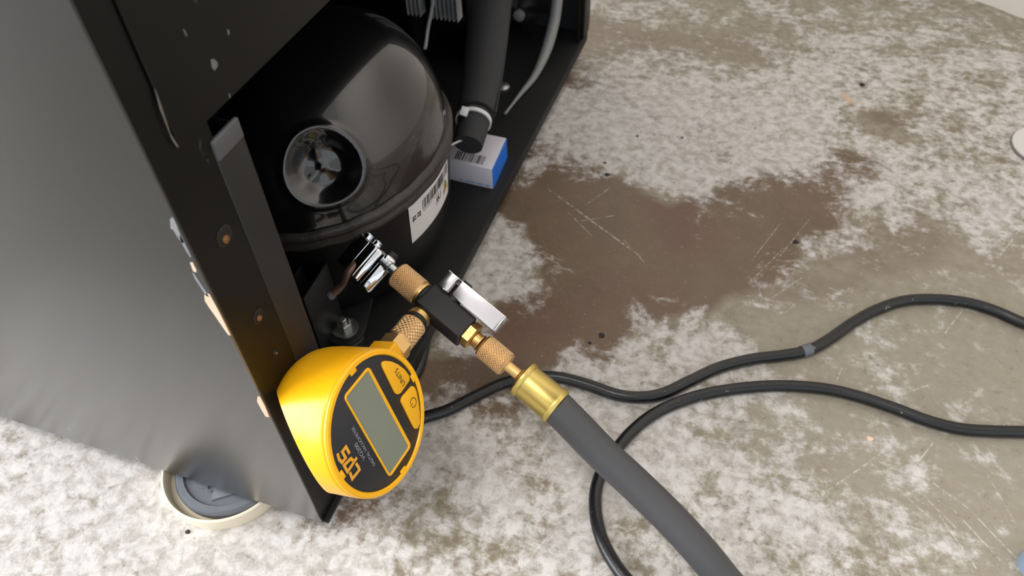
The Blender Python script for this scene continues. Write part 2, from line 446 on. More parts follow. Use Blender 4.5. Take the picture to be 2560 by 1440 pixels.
def seg_group():
    g = bpy.data.node_groups.new('scratch_line', 'ShaderNodeTree')
    g.interface.new_socket('P', in_out='INPUT', socket_type='NodeSocketVector')
    g.interface.new_socket('A', in_out='INPUT', socket_type='NodeSocketVector')
    g.interface.new_socket('D', in_out='INPUT', socket_type='NodeSocketVector')
    g.interface.new_socket('InvLen2', in_out='INPUT', socket_type='NodeSocketFloat')
    g.interface.new_socket('Width', in_out='INPUT', socket_type='NodeSocketFloat')
    g.interface.new_socket('Mask', in_out='OUTPUT', socket_type='NodeSocketFloat')
    N, L = g.nodes, g.links
    gi = N.new('NodeGroupInput'); go = N.new('NodeGroupOutput')
    s1 = N.new('ShaderNodeVectorMath'); s1.operation = 'SUBTRACT'
    L.new(gi.outputs['P'], s1.inputs[0]); L.new(gi.outputs['A'], s1.inputs[1])
    dt = N.new('ShaderNodeVectorMath'); dt.operation = 'DOT_PRODUCT'
    L.new(s1.outputs[0], dt.inputs[0]); L.new(gi.outputs['D'], dt.inputs[1])
    t = N.new('ShaderNodeMath'); t.operation = 'MULTIPLY'; t.use_clamp = True
    L.new(dt.outputs['Value'], t.inputs[0]); L.new(gi.outputs['InvLen2'], t.inputs[1])
    sc = N.new('ShaderNodeVectorMath'); sc.operation = 'SCALE'
    L.new(gi.outputs['D'], sc.inputs[0]); L.new(t.outputs[0], sc.inputs['Scale'])
    ds = N.new('ShaderNodeVectorMath'); ds.operation = 'DISTANCE'
    L.new(s1.outputs[0], ds.inputs[0]); L.new(sc.outputs[0], ds.inputs[1])
    dv = N.new('ShaderNodeMath'); dv.operation = 'DIVIDE'
    L.new(ds.outputs['Value'], dv.inputs[0]); L.new(gi.outputs['Width'], dv.inputs[1])
    sb = N.new('ShaderNodeMath'); sb.operation = 'SUBTRACT'; sb.use_clamp = True; sb.inputs[0].default_value = 1.0
    L.new(dv.outputs[0], sb.inputs[1]); L.new(sb.outputs[0], go.inputs[0])
    return g

def floor_material():
    m, nt, b = new_mat('stained_concrete')
    N, L = nt.nodes, nt.links
    def node(t, **k):
        n = N.new(t)
        for a, v in k.items(): setattr(n, a, v)
        return n
    def math_(op, a, b_=None, c_=None, clamp=False):
        n = node('ShaderNodeMath', operation=op, use_clamp=clamp)
        for i, v in enumerate((a, b_, c_)):
            if v is None: continue
            if isinstance(v, (int, float)): n.inputs[i].default_value = v
            else: L.new(v, n.inputs[i])
        return n.outputs[0]
    def attr(nm):
        n = node('ShaderNodeAttribute', attribute_name=nm); return n.outputs['Fac']
    def noise_(scale, detail=6, rough=0.6, dist=0.0, off=0.0):
        mp = node('ShaderNodeMapping'); mp.inputs['Location'].default_value = (off, off * 0.7, off * 0.3)
        L.new(tc.outputs['Object'], mp.inputs['Vector'])
        n = node('ShaderNodeTexNoise'); n.inputs['Scale'].default_value = scale; n.inputs['Detail'].default_value = detail
        n.inputs['Roughness'].default_value = rough; n.inputs['Distortion'].default_value = dist
        L.new(mp.outputs[0], n.inputs['Vector']); return n.outputs['Fac']
    def rng(v, a, c, lo=0.0, hi=1.0):
        n = node('ShaderNodeMapRange', interpolation_type='SMOOTHSTEP')
        n.inputs[1].default_value = a; n.inputs[2].default_value = c; n.inputs[3].default_value = lo; n.inputs[4].default_value = hi
        L.new(v, n.inputs[0]); return n.outputs[0]
    def mix(f, a, c):
        n = node('ShaderNodeMix', data_type='RGBA')
        if isinstance(f, (int, float)): n.inputs[0].default_value = f
        else: L.new(f, n.inputs[0])
        for k, v in ((6, a), (7, c)):
            if isinstance(v, tuple): n.inputs[k].default_value = v
            else: L.new(v, n.inputs[k])
        return n.outputs[2]
    tc = node('ShaderNodeTexCoord')
    big = noise_(7, 4, 0.55, 0.4)
    mid = noise_(28, 7, 0.68, 0.6, 3.1)
    fine = noise_(120, 6, 0.7, 0.3, 7.7)
    grain = noise_(520, 3, 0.6, 0.0, 1.3)
    pit = noise_(230, 4, 0.65, 0.8, 5.2)
    mps = node('ShaderNodeMapping'); mps.inputs['Rotation'].default_value = (0, 0, math.radians(-38)); mps.inputs['Scale'].default_value = (1.0, 5.5, 1.0)
    L.new(tc.outputs['Object'], mps.inputs['Vector'])
    stn = node('ShaderNodeTexNoise'); stn.inputs['Scale'].default_value = 26; stn.inputs['Detail'].default_value = 8; stn.inputs['Roughness'].default_value = 0.7; stn.inputs['Distortion'].default_value = 0.5
    L.new(mps.outputs[0], stn.inputs['Vector']); streak = stn.outputs['Fac']
    # base: bare olive-grey trowelled concrete
    base = mix(rng(fine, 0.35, 0.65), lin(120, 110, 92), lin(150, 141, 126))
    base = mix(math_('MULTIPLY', attr('bare'), 0.75), base, mix(mid, lin(134, 126, 110), lin(158, 150, 136)))
    # lime bloom
    w0 = math_('MULTIPLY_ADD', attr('white'), 0.62, math_('MULTIPLY', math_('SUBTRACT', mid, 0.5), 2.0))
    w1 = math_('MULTIPLY_ADD', math_('SUBTRACT', fine, 0.5), 0.85, w0)
    w1 = math_('MULTIPLY_ADD', math_('SUBTRACT', pit, 0.5), 0.4, w1)
    w2 = math_('MULTIPLY_ADD', math_('SUBTRACT', big, 0.5), 0.9, w1)
    w3 = math_('MULTIPLY_ADD', attr('brown'), -0.42, w2)
    w4 = math_('MULTIPLY_ADD', attr('bare'), -0.16, w3)
    w4 = math_('MULTIPLY_ADD', math_('SUBTRACT', streak, 0.5), 0.75, w4)
    wm = rng(w4, 0.02, 0.50)
    # brown oily stain
    b0 = math_('MULTIPLY_ADD', math_('SUBTRACT', mid, 0.5), 0.8, attr('brown'))
    b1 = math_('MULTIPLY_ADD', math_('SUBTRACT', fine, 0.5), 0.35, b0)
    bmk = rng(b1, 0.22, 0.72)
    brownc = mix(mid, lin(84, 67, 52), lin(116, 97, 79))
    brownc = mix(math_('MULTIPLY', attr('red'), 0.7), brownc, lin(98, 66, 56))
    c = mix(math_('MULTIPLY', bmk, 0.95), base, brownc)
    whitec = mix(rng(fine, 0.35, 0.65), lin(166, 159, 152), lin(204, 199, 196))
    c = mix(math_('MULTIPLY', wm, 0.9), c, whitec)
    # little pits and grime specks
    sp = rng(math_('MULTIPLY_ADD', fine, 0.35, math_('MULTIPLY', pit, 0.65)), 0.425, 0.345)
    c = mix(math_('MULTIPLY', sp, 0.6), c, lin(112, 102, 90))
    sp2 = rng(grain, 0.66, 0.76)
    c = mix(math_('MULTIPLY', sp2, 0.45), c, lin(222, 218, 212))
    # scratches
    G = seg_group()
    lines = [((1372, 474), (1470, 545), 1.0), ((1455, 535), (1600, 640), 1.2), ((1455, 552), (1540, 538), .8), ((1460, 515), (1530, 466), .6), ((1480, 590), (1420, 530), .6),
             ((2055, 1237), (2209, 1130), .9), ((2285, 1167), (2332, 1108), .8), ((2363, 833), (2408, 772), .8), ((2294, 1180), (2420, 1270), .7),
             ((2300, 1231), (2400, 1330), .9), ((2380, 1270), (2500, 1400), .9), ((2430, 1280), (2545, 1400), .8), ((2350, 1290), (2440, 1420), .8),
             ((2200, 1180), (2330, 1300), .5), ((1890, 690), (1960, 620), .7), ((1950, 640), (2030, 540), .6), ((2150, 560), (2180, 480), .5), ((1930, 745), (2010, 690), .7),
             ((1300, 390), (1345, 345), .6), ((2255, 985), (2330, 960), .7), ((2500, 640), (2560, 560), .9), ((2090, 955), (2105, 920), .7), ((2470, 1190), (2540, 1310), .5),
             ((1340, 620), (1400, 650), .6), ((1560, 600), (1610, 655), .6), ((1950, 560), (1880, 650), .5)]
    acc = None
    for a, c_, w in lines:
        A = onz(*a); D = onz(*c_) - A
        g = node('ShaderNodeGroup'); g.node_tree = G
        L.new(tc.outputs['Object'], g.inputs['P'])
        g.inputs['A'].default_value = A; g.inputs['D'].default_value = D
        g.inputs['InvLen2'].default_value = 1 / D.length_squared; g.inputs['Width'].default_value = 0.0009 * w
        acc = g.outputs[0] if acc is None else math_('MAXIMUM', acc, g.outputs[0])
    sm = math_('MULTIPLY', rng(acc, 0.0, 0.7), rng(pit, 0.42, 0.6, 0.03, 0.5))
    c = mix(sm, c, lin(214, 208, 196))
    # one rust-orange drip
    g = node('ShaderNodeGroup'); g.node_tree = G
    A = onz(2110, 240); D = onz(2130, 255) - A
    L.new(tc.outputs['Object'], g.inputs['P']); g.inputs['A'].default_value = A; g.inputs['D'].default_value = D
    g.inputs['InvLen2'].default_value = 1 / D.length_squared; g.inputs['Width'].default_value = 0.008
    c = mix(math_('MULTIPLY', rng(math_('MULTIPLY', g.outputs[0], math_('ADD', fine, 0.5)), 0.2, 0.9), 0.5), c, lin(196, 156, 112))
    L.new(c, b.inputs['Base Color'])
    # polished where bare or stained, chalky where limed
    ro = math_('MULTIPLY_ADD', wm, 0.32, 0.40)
    ro = math_('MULTIPLY_ADD', math_('SUBTRACT', fine, 0.5), 0.25, ro)
    L.new(ro, b.inputs['Roughness'])
    b.inputs['Specular IOR Level'].default_value = 0.4
    bp = node('ShaderNodeBump'); bp.inputs['Strength'].default_value = 0.35; bp.inputs['Distance'].default_value = 0.0012
    hh = math_('MULTIPLY_ADD', grain, 0.35, math_('MULTIPLY_ADD', wm, 0.3, fine))
    L.new(hh, bp.inputs['Height']); L.new(bp.outputs['Normal'], b.inputs['Normal'])
    return m
me.materials.append(floor_material())
fo = bpy.data.objects.new('floor', me); col.objects.link(fo)
tag(fo, 'stained concrete floor with pale lime bloom and brown oil patch', kind='structure')

# ---- walls and ceiling of the garage; the side towards the big door stays open
w0 = onz(2430, 0); w1 = onz(2560, 45)
wd = (w1 - w0).normalized(); wn = Vector((-wd.y, wd.x, 0))
if wn.dot(CAM - w0) > 0: wn = -wn
bm = bmesh.new()
pts = []
a0 = w0 - wd * 0.95; a1 = w0 + wd * 2.2
prof = [a0]
prng = random.Random(3)
for i in range(1, 120):
    p = a0.lerp(a1, i / 120)
    prof.append(p + wn * prng.uniform(-0.002, 0.002))
prof.append(a1)
prism(bm, prof + [a1 + wn * 0.12, a0 + wn * 0.12], (0, 0, 2.5))
tag(obj('wall_back', bm, 'wall', angle=50), 'rough off-white wall rising from the far corner of the floor', kind='structure')
def wall(name, x0, x1, y0, y1, z0, z1, lab, m='wall'):
    bm = bmesh.new(); box(bm, x0, x1, y0, y1, z0, z1)
    tag(obj(name, bm, m), lab, kind='structure')
wall('wall_left', -2.72, -2.6, 0.45, 1.95, 0, 2.5, 'plain off-white garage wall behind the freezer')
wall('wall_far', -2.6, 2.8, 1.95, 2.07, 0, 2.5, 'plain off-white garage wall beyond the rough one')
wall('ceiling', -2.72, 2.8, -3.0, 2.07, 2.5, 2.58, 'flat white garage ceiling', 'ceiling')

# ================================================================== FREEZER CABINET
cab = thing('refrigerator_cabinet', 'black steel refrigerator cabinet with its rear compressor bay open', 'refrigerator', (-0.28, 0.289, 0.0))
YB, ZB, ZP = 0.578, 0.02, 0.277
bm = bmesh.new(); box(bm, -0.56, 0.0, 0.0, 0.0012, ZB, 0.86, 0.0005, 2)
side = obj('side_panel', bm, 'panel', cab, label='satin grey-black side panel with chipped rear edge')
bm = bmesh.new(); box(bm, -0.56, 0.0, YB - 0.0012, YB, ZB, 0.86, 0.0004, 1); obj('side_panel', bm, 'panel', cab)
bm = bmesh.new(); box(bm, -0.56, -0.0, 0.0012, YB - 0.0012, 0.845, 0.86); obj('top_panel', bm, 'panel', cab)
bm = bmesh.new(); box(bm, -0.61, -0.563, 0.0, YB, 0.04, 0.86, 0.004, 2); obj('door', bm, 'panel', cab)
bm = bmesh.new(); box(bm, 0.0002, 0.0012, 0.0135, YB - 0.0135, ZP, 0.845, 0.0004, 1)
obj('rear_panel', bm, 'rear', cab, label='black rear sheet ending above the compressor bay')
# rear flange folded from the side panel
bm = bmesh.new(); box(bm, -0.0012, 0.0, 0.0011, 0.0305, ZB - 0.002, 0.845, 0.0003, 1)
fl = obj('corner_flange', bm, 'rear', cab)
bm = bmesh.new(); box(bm, -0.0012, 0.0, YB - 0.026, YB - 0.0011, ZB, 0.845, 0.0003, 1); obj('corner_flange', bm, 'rear', cab)
bm = bmesh.new()
prism(bm, [(0, YB - 0.018, 0.02), (0, YB + 0.003, 0.02), (0, YB + 0.006, 0.034), (0, YB + 0.006, 0.12), (0, YB - 0.018, 0.12)], (0.004, 0, 0), 0.0006)
obj('corner_bracket', bm, 'rear', cab)
# stiffener strip; its rolled top edge is coloured paler to look lit
bm = bmesh.new()
prism(bm, [(-0.0012, 0.0276, 0.06), (-0.0012, 0.0440, 0.06), (-0.0012, 0.0440, 0.2665), (-0.0012, 0.0276, 0.2665)], (0.0016, 0, 0), 0.0005)
st = obj('stiffener_strip', bm, 'bracket', cab)
bm = bmesh.new(); box(bm, -0.016, 0.0004, 0.0436, 0.0450, 0.05, 0.2665, 0.0005, 2)
obj('folded_edge', bm, 'bracket', st)
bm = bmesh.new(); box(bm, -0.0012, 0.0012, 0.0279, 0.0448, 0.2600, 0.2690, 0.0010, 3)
obj('rolled_edge', bm, 'lit_black', st)
# screws in the flange
for (y, z, r) in ((0.0171, 0.2328, 0.0034), (0.0169, 0.1855, 0.0026), (0.0177, 0.1593, 0.0013)):
    bm = bmesh.new()
    lathe(bm, Vector((-0.0004, y, z)), Vector((1, 0, 0)), [(0, r * 1.35), (0.0006, r * 1.35), (0.0008, r * 1.05), (0.0005, r * 0.95), (0.0005, 0.0001)], 24)
    sc = obj('screw', bm, 'inner', cab)
    bm = bmesh.new()
    lathe(bm, Vector((0.0001, y - r * 0.05, z - r * 0.45)), Vector((1, 0, 0.1)), [(0, r * 0.55), (0.0007, r * 0.5), (0.0012, r * 0.3), (0.0013, 0.0001)], 18)
    obj('screw_tip', bm, 'rust', sc)
# chips along the panel's rear corner
chips = [('chip_grey', [(415, 545), (430, 541), (440, 560), (447, 585), (457, 603), (449, 606), (432, 590), (418, 570), (408, 566)]),
         ('chip_grey', [(441, 586), (452, 590), (462, 612), (475, 640), (470, 642), (456, 622), (444, 604)]),
         ('chip_primer', [(473, 655), (481, 656), (490, 674), (489, 680), (480, 676)]),
         ('chip_grey', [(462, 676), (470, 679), (488, 702), (508, 727), (516, 741), (503, 735), (484, 712), (470, 694)]),
         ('chip_primer', [(508, 736), (516, 732), (524, 736), (536, 757), (548, 780), (560, 804), (577, 838), (570, 836), (552, 812), (535, 788), (520, 768), (508, 750)]),
         ('chip_primer', [(643, 990), (650, 992), (661, 1012), (671, 1036), (673, 1042), (662, 1040), (652, 1024), (640, 1002)])]
for m_, pl in chips:
    bm = bmesh.new()
    P = [ony(x, y, 0.0) for x, y in pl]
    kx = 0.55 if m_ == 'chip_grey' else 0.85
    P = [Vector((min(p.x * kx, -0.0002), 0.0001, p.z)) for p in P]
    prism(bm, P, (0, -0.0003, 0))
    obj('paint_chip', bm, m_, side, label='bare pale patch where the black paint has chipped')
# scuffs on the rear panel (scraped paint)
for pl in ([(526, 149), (534, 147), (543, 155), (544, 165), (536, 177), (529, 169)], [(457, 73), (460, 73), (468, 90), (465, 91)], [(567, 74), (571, 74), (574, 86), (570, 87)],
           [(571, 233), (574, 234), (576, 245), (573, 244)], [(386, 222), (387, 222), (404, 268), (426, 334), (446, 367), (443, 369), (430, 350), (399, 272)]):
    bm = bmesh.new()
    prism(bm, [onx(x, y, 0.0012) for x, y in pl], (0.00012, 0, 0))
    obj('scuff', bm, 'scrape', cab)
# base tray and bay lining
bm = bmesh.new()
box(bm, -0.30, 0.0035, 0.0012, YB, ZB - 0.0015, ZB, 0.0004, 1)
box(bm, 0.0020, 0.0035, 0.03, YB, ZB - 0.010, ZB - 0.0004, 0.0003, 1)
obj('base_tray', bm, 'inner', cab)
bm = bmesh.new(); box(bm, -0.302, -0.30, 0.0012, YB - 0.0012, ZB, 0.20); obj('bay_front_wall', bm, 'inner', cab)
bm = bmesh.new()
prism(bm, [(-0.302, 0.0012, 0.20), (-0.0012, 0.0012, 0.279), (-0.0012, 0.0012, 0.283), (-0.302, 0.0012, 0.204)], (0, YB - 0.0024, 0)); obj('bay_ceiling', bm, 'inner', cab)
# round rubber feet
for i, (fx, fy) in enumerate(((-0.0784, 0.0208), (-0.08, YB - 0.03), (-0.52, 0.03), (-0.52, YB - 0.03))):
    bm = bmesh.new()
    lathe(bm, Vector((fx, fy, 0.0022)), Vector((0, 0, 1)), [(0, 0.0325), (0.002, 0.0340), (0.0062, 0.0345), (0.0082, 0.0325), (0.0084, 0.0290), (0.0068, 0.0280), (0.0068, 0.0001)], 48)
    ft = obj('foot', bm, 'foot', cab)
    if i == 0:
        bm = bmesh.new()
        lathe(bm, Vector((fx - 0.010, fy - 0.0135, 0.0085)), Vector((0, 0, 1)), [(0, 0.0075), (0.0012, 0.0072), (0.0015, 0.0001)], 20)
        prism(bm, [(fx - 0.004, fy - 0.010, 0.0088), (fx + 0.003, fy - 0.0255, 0.0088), (fx + 0.0195, fy - 0.013, 0.0088), (fx + 0.012, fy - 0.001, 0.0088)], (0, 0, 0.0016), 0.0005)
        lathe(bm, Vector((fx - 0.003, fy - 0.018, 0.0088)), Vector((0, 0, 1)), [(0, 0.0032), (0.0012, 0.003), (0.0012, 0.0015), (0.0004, 0.0012)], 16)
        obj('foot_relief', bm, 'foot', ft)
    bm = bmesh.new()
    lathe(bm, Vector((fx, fy, 0.007)), Vector((0, 0, 1)), [(0, 0.009), (0.0115, 0.009)], 20); obj('foot_stem', bm, 'bolt', ft)

# beige cup under the foot
cc = Vector((-0.0798, 0.0188 + 0.001, 0.0))
bm = bmesh.new()
lathe(bm, cc, Vector((0, 0, 1)), [(0, 0.0385), (0.006, 0.0396), (0.012, 0.0398), (0.0128, 0.0392), (0.0128, 0.0384), (0.012, 0.0378), (0.004, 0.0365), (0.002, 0.034), (0.002, 0.0001)], 72)
cup = obj('furniture_cup', bm, 'cup', loc=cc)
tag(cup, 'shallow round beige plastic cup on the floor under a refrigerator foot', 'cup')

# ================================================================== COMPRESSOR
CX, CY, CA, CB, ZS, HD, EX = -0.0915, 0.222, 0.10, 0.08, 0.11, 0.085, 0.8
comp = thing('compressor', 'glossy black hermetic compressor with dented dome and white rating label', 'compressor', (CX, CY, ZB))
def lower_pt(th, z, off=0.0):
    s = 1 - 0.08 * (ZS - z) / 0.09
    if z < 0.045: s -= 0.35 * ((0.045 - z) / 0.02) ** 2 * 0.25
    return Vector((CX + (CB * s + off) * math.cos(th), CY + (CA * s + off) * math.sin(th), z))
SEG = 128
def ring_mesh(rows):
    bm = bmesh.new()
    R_ = [[bm.verts.new(f(2 * math.pi * k / SEG)) for k in range(SEG)] for f in rows]
    for a, b in zip(R_, R_[1:]):
        for k in range(SEG):
            bm.faces.new((a[k], a[(k + 1) % SEG], b[(k + 1) % SEG], b[k]))
    bm.faces.new(R_[0][::-1]); bm.faces.new(R_[-1])
    return bm
bm = ring_mesh([(lambda t, z=z: lower_pt(t, z)) for z in (0.026, 0.028, 0.031, 0.035, 0.04, 0.046, 0.06, 0.075, 0.09, 0.104, 0.1085)])
obj('lower_shell', bm, 'shell_black', comp, 60)
def seam_row(off, z):
    return lambda t: Vector((CX + (CB + off) * math.cos(t), CY + (CA + off) * math.sin(t), z + 0.0004 * math.sin(23 * t)))
bm = ring_mesh([seam_row(-0.004, 0.1005), seam_row(0.0012, 0.101), seam_row(0.0022, 0.1025), seam_row(0.0022, 0.105), seam_row(0.0008, 0.1065), seam_row(0.0009, 0.1078),
                seam_row(0.0026, 0.1090), seam_row(0.0028, 0.1115), seam_row(0.0018, 0.1135), seam_row(-0.003, 0.1150)])
obj('weld_seam', bm, 'weld', comp, 60)
# dome with a round dent
def dome_p(th, t):
    s = math.cos(t) ** EX
    return Vector((CX + (CB - 0.0012) * s * math.cos(th), CY + (CA - 0.0012) * s * math.sin(th), ZS + HD * math.sin(t)))
DC = Vector((-0.0490, 0.1515, 0.1515))
g = Vector(((DC.x - CX) / CB ** 2, (DC.y - CY) / CA ** 2, (DC.z - ZS) / HD ** 2)).normalized()
ddx, ddy, _ = basis(g, Vector((0, 0, 1)))
RD = 0.0225
def dent(p):
    q = p - DC
    u_, v_ = q.dot(ddy), q.dot(ddx)
    rr = math.hypot(u_, v_)
    if rr > RD * 1.5 or q.dot(g) < -0.03: return p
    a = math.atan2(v_, u_)
    tri = max(math.cos(a - k) for k in (0.5, 0.5 + 2.094, 0.5 + 4.189))
    rad = RD * (1.0 - 0.03 * math.cos(3 * (a - 0.5)))
    k = rr / rad
    def ss(x): x = min(1, max(0, x)); return x * x * (3 - 2 * x)
    lip = 0.0020 * math.exp(-((k - 1.06) / 0.10) ** 2)
    inn = -0.0100 * ss((1.02 - k) / 0.55)
    facet = 0.0038 * ss((1.0 - k) / 0.45) * (1 - tri) * 2.0 * min(1, k * 1.6)
    knob = 0.0022 * math.exp(-((rr) / 0.0022) ** 2)
    return p + g * (lip + inn + facet + knob)
bm = bmesh.new()
NT, NP = 300, 120
rows = []
for j in range(NP):
    t = (math.pi / 2) * (j / (NP - 1)) * 0.985
    rows.append([bm.verts.new(dent(dome_p(2 * math.pi * k / NT, t))) for k in range(NT)])
for a, b in zip(rows, rows[1:]):
    for k in range(NT):
        bm.faces.new((a[k], a[(k + 1) % NT], b[(k + 1) % NT], b[k]))
bm.faces.new(rows[-1])
obj('upper_shell', bm, 'gloss_black', comp, 75)
# rating label wrapped on the lower shell
TH0, TH1, LZ0, LZ1 = math.radians(-21.4), math.radians(14.5), 0.0650, 0.0990
def lab(s, t, off=0.0004):
    th = TH0 + (TH1 - TH0) * s
    return lower_pt(th, LZ0 + (LZ1 - LZ0) * t, off)
def lab_patch(bm, s0, s1, t0, t1, off, n=1):
    A = [bm.verts.new(lab(s0 + (s1 - s0) * i / n, t0, off)) for i in range(n + 1)]
    B = [bm.verts.new(lab(s0 + (s1 - s0) * i / n, t1, off)) for i in range(n + 1)]
    for i in range(n): bm.faces.new((A[i], A[i + 1], B[i + 1], B[i]))
bm = bmesh.new()
nl = 24
A = [[bm.verts.new(lab(i / nl, t, o)) for i in range(nl + 1)] for t, o in ((0, 0.0001), (0, 0.0004), (1, 0.0004), (1, 0.0001))]
for a, b in zip(A, A[1:]):
    for i in range(nl): bm.faces.new((a[i], a[i + 1], b[i + 1], b[i]))
lb = obj('rating_label', bm, 'paper', comp, label='white rating label with barcode and warning triangle')
bm = bmesh.new()
br = random.Random(11)
s = 0.24
while s < 0.95:
    w = br.choice((0.006, 0.01, 0.016)); lab_patch(bm, s, s + w, 0.62, 0.88, 0.0006); s += w + br.choice((0.008, 0.012, 0.02))
obj('barcode', bm, 'print_dark', lb)
bm = bmesh.new()
for s0 in (0.05, 0.135):
    for t0 in (0.56, 0.63): lab_patch(bm, s0, s0 + 0.06, t0, t0 + 0.04, 0.0006, 2)
    lab_patch(bm, s0 + (0.0 if s0 < 0.1 else 0.05), s0 + (0.012 if s0 < 0.1 else 0.06), 0.53, 0.67, 0.0006)
for s0, s1, t0 in ((0.25, 0.44, 0.565), (0.48, 0.62, 0.55), (0.66, 0.84, 0.55)):
    lab_patch(bm, s0, s1, t0, t0 + 0.012, 0.0006, 3)
print_text(bm, 'R', lambda a, b: lab(0.60 - 0.07 * a, 0.30 + 0.18 * b, 0.0006))
print_text(bm, 'U', lambda a, b: lab(0.605 + 0.07 * a, 0.34 + 0.18 * b, 0.0006))
obj('lettering', bm, 'print_dark', lb)
bm = bmesh.new()
tp = [lab(0.76, 0.26, 0.0006), lab(0.93, 0.26, 0.0006), lab(0.845, 0.54, 0.0006)]
bm.faces.new([bm.verts.new(p) for p in tp]); tri_ = obj('warning_triangle', bm, 'warn', lb)
bm = bmesh.new()
def trifn(x, y): return lab(0.76 + 0.17 * x, 0.26 + 0.28 * y, 0.0008)
strokes(bm, [(0.02, 0.03), (0.98, 0.03), (0.5, 0.97), (0.02, 0.03)], 0.05, trifn)
strokes(bm, [(0.58, 0.72), (0.45, 0.45), (0.55, 0.45), (0.45, 0.15)], 0.07, trifn)
obj('triangle_border', bm, 'print_dark', lb)
# mounting feet with bolts
_b = onz(860, 813, 0.036)
for i, (fx, fy, sx, sy) in enumerate(((_b.x, _b.y, -1, -1), (-0.068, 0.312, 1, 1), (-0.150, 0.135, -1, -1), (-0.150, 0.305, -1, 1))):
    b_ = Vector((fx, fy, ZB))
    dirc = (Vector((CX, CY, ZB)) - b_); dirc.z = 0; dirc.normalize(); pr_ = Vector((-dirc.y, dirc.x, 0))
    bm = bmesh.new()
    pts = [b_ + Vector((0, 0, 0.010)) + pr_ * (0.014 * math.cos(a)) - dirc * (0.014 * math.sin(a)) for a in np.linspace(0, math.pi, 12)]
    pts += [b_ + Vector((0, 0, 0.010)) + dirc * 0.05 - pr_ * 0.022, b_ + Vector((0, 0, 0.010)) + dirc * 0.05 + pr_ * 0.022]
    prism(bm, pts, (0, 0, 0.0025), 0.0006)
    ft = obj('mounting_foot', bm, 'bracket', comp)
    bm = bmesh.new(); lathe(bm, b_, Vector((0, 0, 1)), [(0.0, 0.011), (0.004, 0.0115), (0.006, 0.0095), (0.010, 0.0095)], 24); obj('rubber_grommet', bm, 'rubber', ft)
    bm = bmesh.new(); lathe(bm, b_ + Vector((0, 0, 0.0125)), Vector((0, 0, 1)), [(0, 0.0092), (0.0012, 0.0090), (0.0012, 0.003)], 32); obj('washer', bm, 'bolt', ft)
    bm = bmesh.new(); lathe(bm, b_ + Vector((0, 0, 0.0137)), Vector((0, 0, 1)), [(0, 0.0055), (0.0042, 0.0055), (0.005, 0.0046)], 6)
    lathe(bm, b_ + Vector((0, 0, 0.0187)), Vector((0, 0, 1)), [(0, 0.0026), (0.0035, 0.0026), (0.004, 0.002)], 16); obj('bolt', bm, 'bolt', ft, 25)
_g = onz(812, 800, 0.026)
bm = bmesh.new(); lathe(bm, Vector((_g.x, _g.y, ZB)), Vector((0, 0, 1)), [(0, 0.0075), (0.005, 0.0075), (0.006, 0.0066), (0.006, 0.0001)], 24); obj('tray_plug', bm, 'bolt', comp)
# upright guide plates beside the foot
for a, b in (((757, 650), (736, 690)), ((815, 655), (757, 748))):
    p, q = onz(a[0], a[1], 0.085), onz(b[0], b[1], 0.085)
    d_ = (q - p); t_ = Vector((-d_.y, d_.x, 0)).normalized() * 0.0009
    bm = bmesh.new(); rbox(bm, (p + q) / 2 - Vector((0, 0, 0.0325)), d_ / 2, t_, (0, 0, 0.0325), 0.0007, 2)
    obj('guide_plate', bm, 'bracket', comp)

# ================================================================== VALVE ASSEMBLY FRAME
gn = Vector((0.9346, -0.044, 0.3528)).normalized()
gu = Vector((-0.0926, -0.9882, 0.1221)); gu = (gu - gn * gu.dot(gn)).normalized()
gr = gu.cross(gn).normalized()
if gr.dot(Vector((-0.3433, 0.1467, 0.9277))) < 0: gr = -gr
GC = dep(939.2, 1056, 0.36)
G0 = GC - gn * 0.0235
PORT = G0 - gu * 0.088                       # where the gauge screws into the valve
dport = -(CR.transposed() @ (PORT - CAM)).z
VA0 = dep(1022, 708, dport + 0.004)
VA1 = dep(1350, 982, dport - 0.016)
va = (VA1 - VA0).normalized()
def vax(px):
    """point on the valve axis seen at photo column px"""
    best = None
    lo, hi = -0.05, 0.2
    for _ in range(50):
        m_ = (lo + hi) / 2
        p = CR.transposed() @ (VA0 + va * m_ - CAM)
        if W_ / 2 + F_ * p.x / -p.z < px: lo = m_
        else: hi = m_
    return VA0 + va * lo
vv = (CAM - vax(1120)).normalized()
vv = (vv - va * vv.dot(va)).normalized()      # across the axis, facing up towards the viewer's side
vw = va.cross(vv).normalized()
if (CR.transposed() @ vw).x < 0: vw = -vw     # across the axis, towards the lever
PXM = dport / F_                              # metres per photo pixel at the valve

# ---- ball valve
bv = thing('ball_valve', 'small black ball valve with silver lever and brass fittings', 'valve', vax(1118))
bm = bmesh.new(); a = vax(993); knurled(bm, a, va, (vax(1052) - a).length, 0.0079)
c1 = obj('knurled_coupler', bm, 'brass_knurl', bv, 30)
bm = bmesh.new(); a = vax(1050); lathe(bm, a, va, [(0, 0.0068), (0.0006, 0.0074), (0.0020, 0.0074), (0.0024, 0.0066)], 40); obj('coupler_collar', bm, 'brass', c1)
bm = bmesh.new(); a = vax(1056); lathe(bm, a, va, [(0, 0.0070), (0.0012, 0.0076), (0.0024, 0.0070)], 32); obj('rubber_ring', bm, 'rubber', c1)
ro = math.radians(-20)
bx = vw * math.cos(ro) + vv * math.sin(ro); by = vv * math.cos(ro) - vw * math.sin(ro)
p, q = vax(1063), vax(1169)
bm = bmesh.new()
rbox(bm, (p + q) / 2 - vw * 0.0004, va * ((q - p).length / 2), bx * 0.0079, by * 0.0075, 0.0013, 4)
obj('valve_body', bm, 'valve_black', bv)
bm = bmesh.new(); a = vax(1168); lathe(bm, a, va, [(0, 0.0062), (0.0006, 0.0080), (0.0050, 0.0080), (0.0056, 0.0064)], 6, hint=vw * 0.6 + vv)
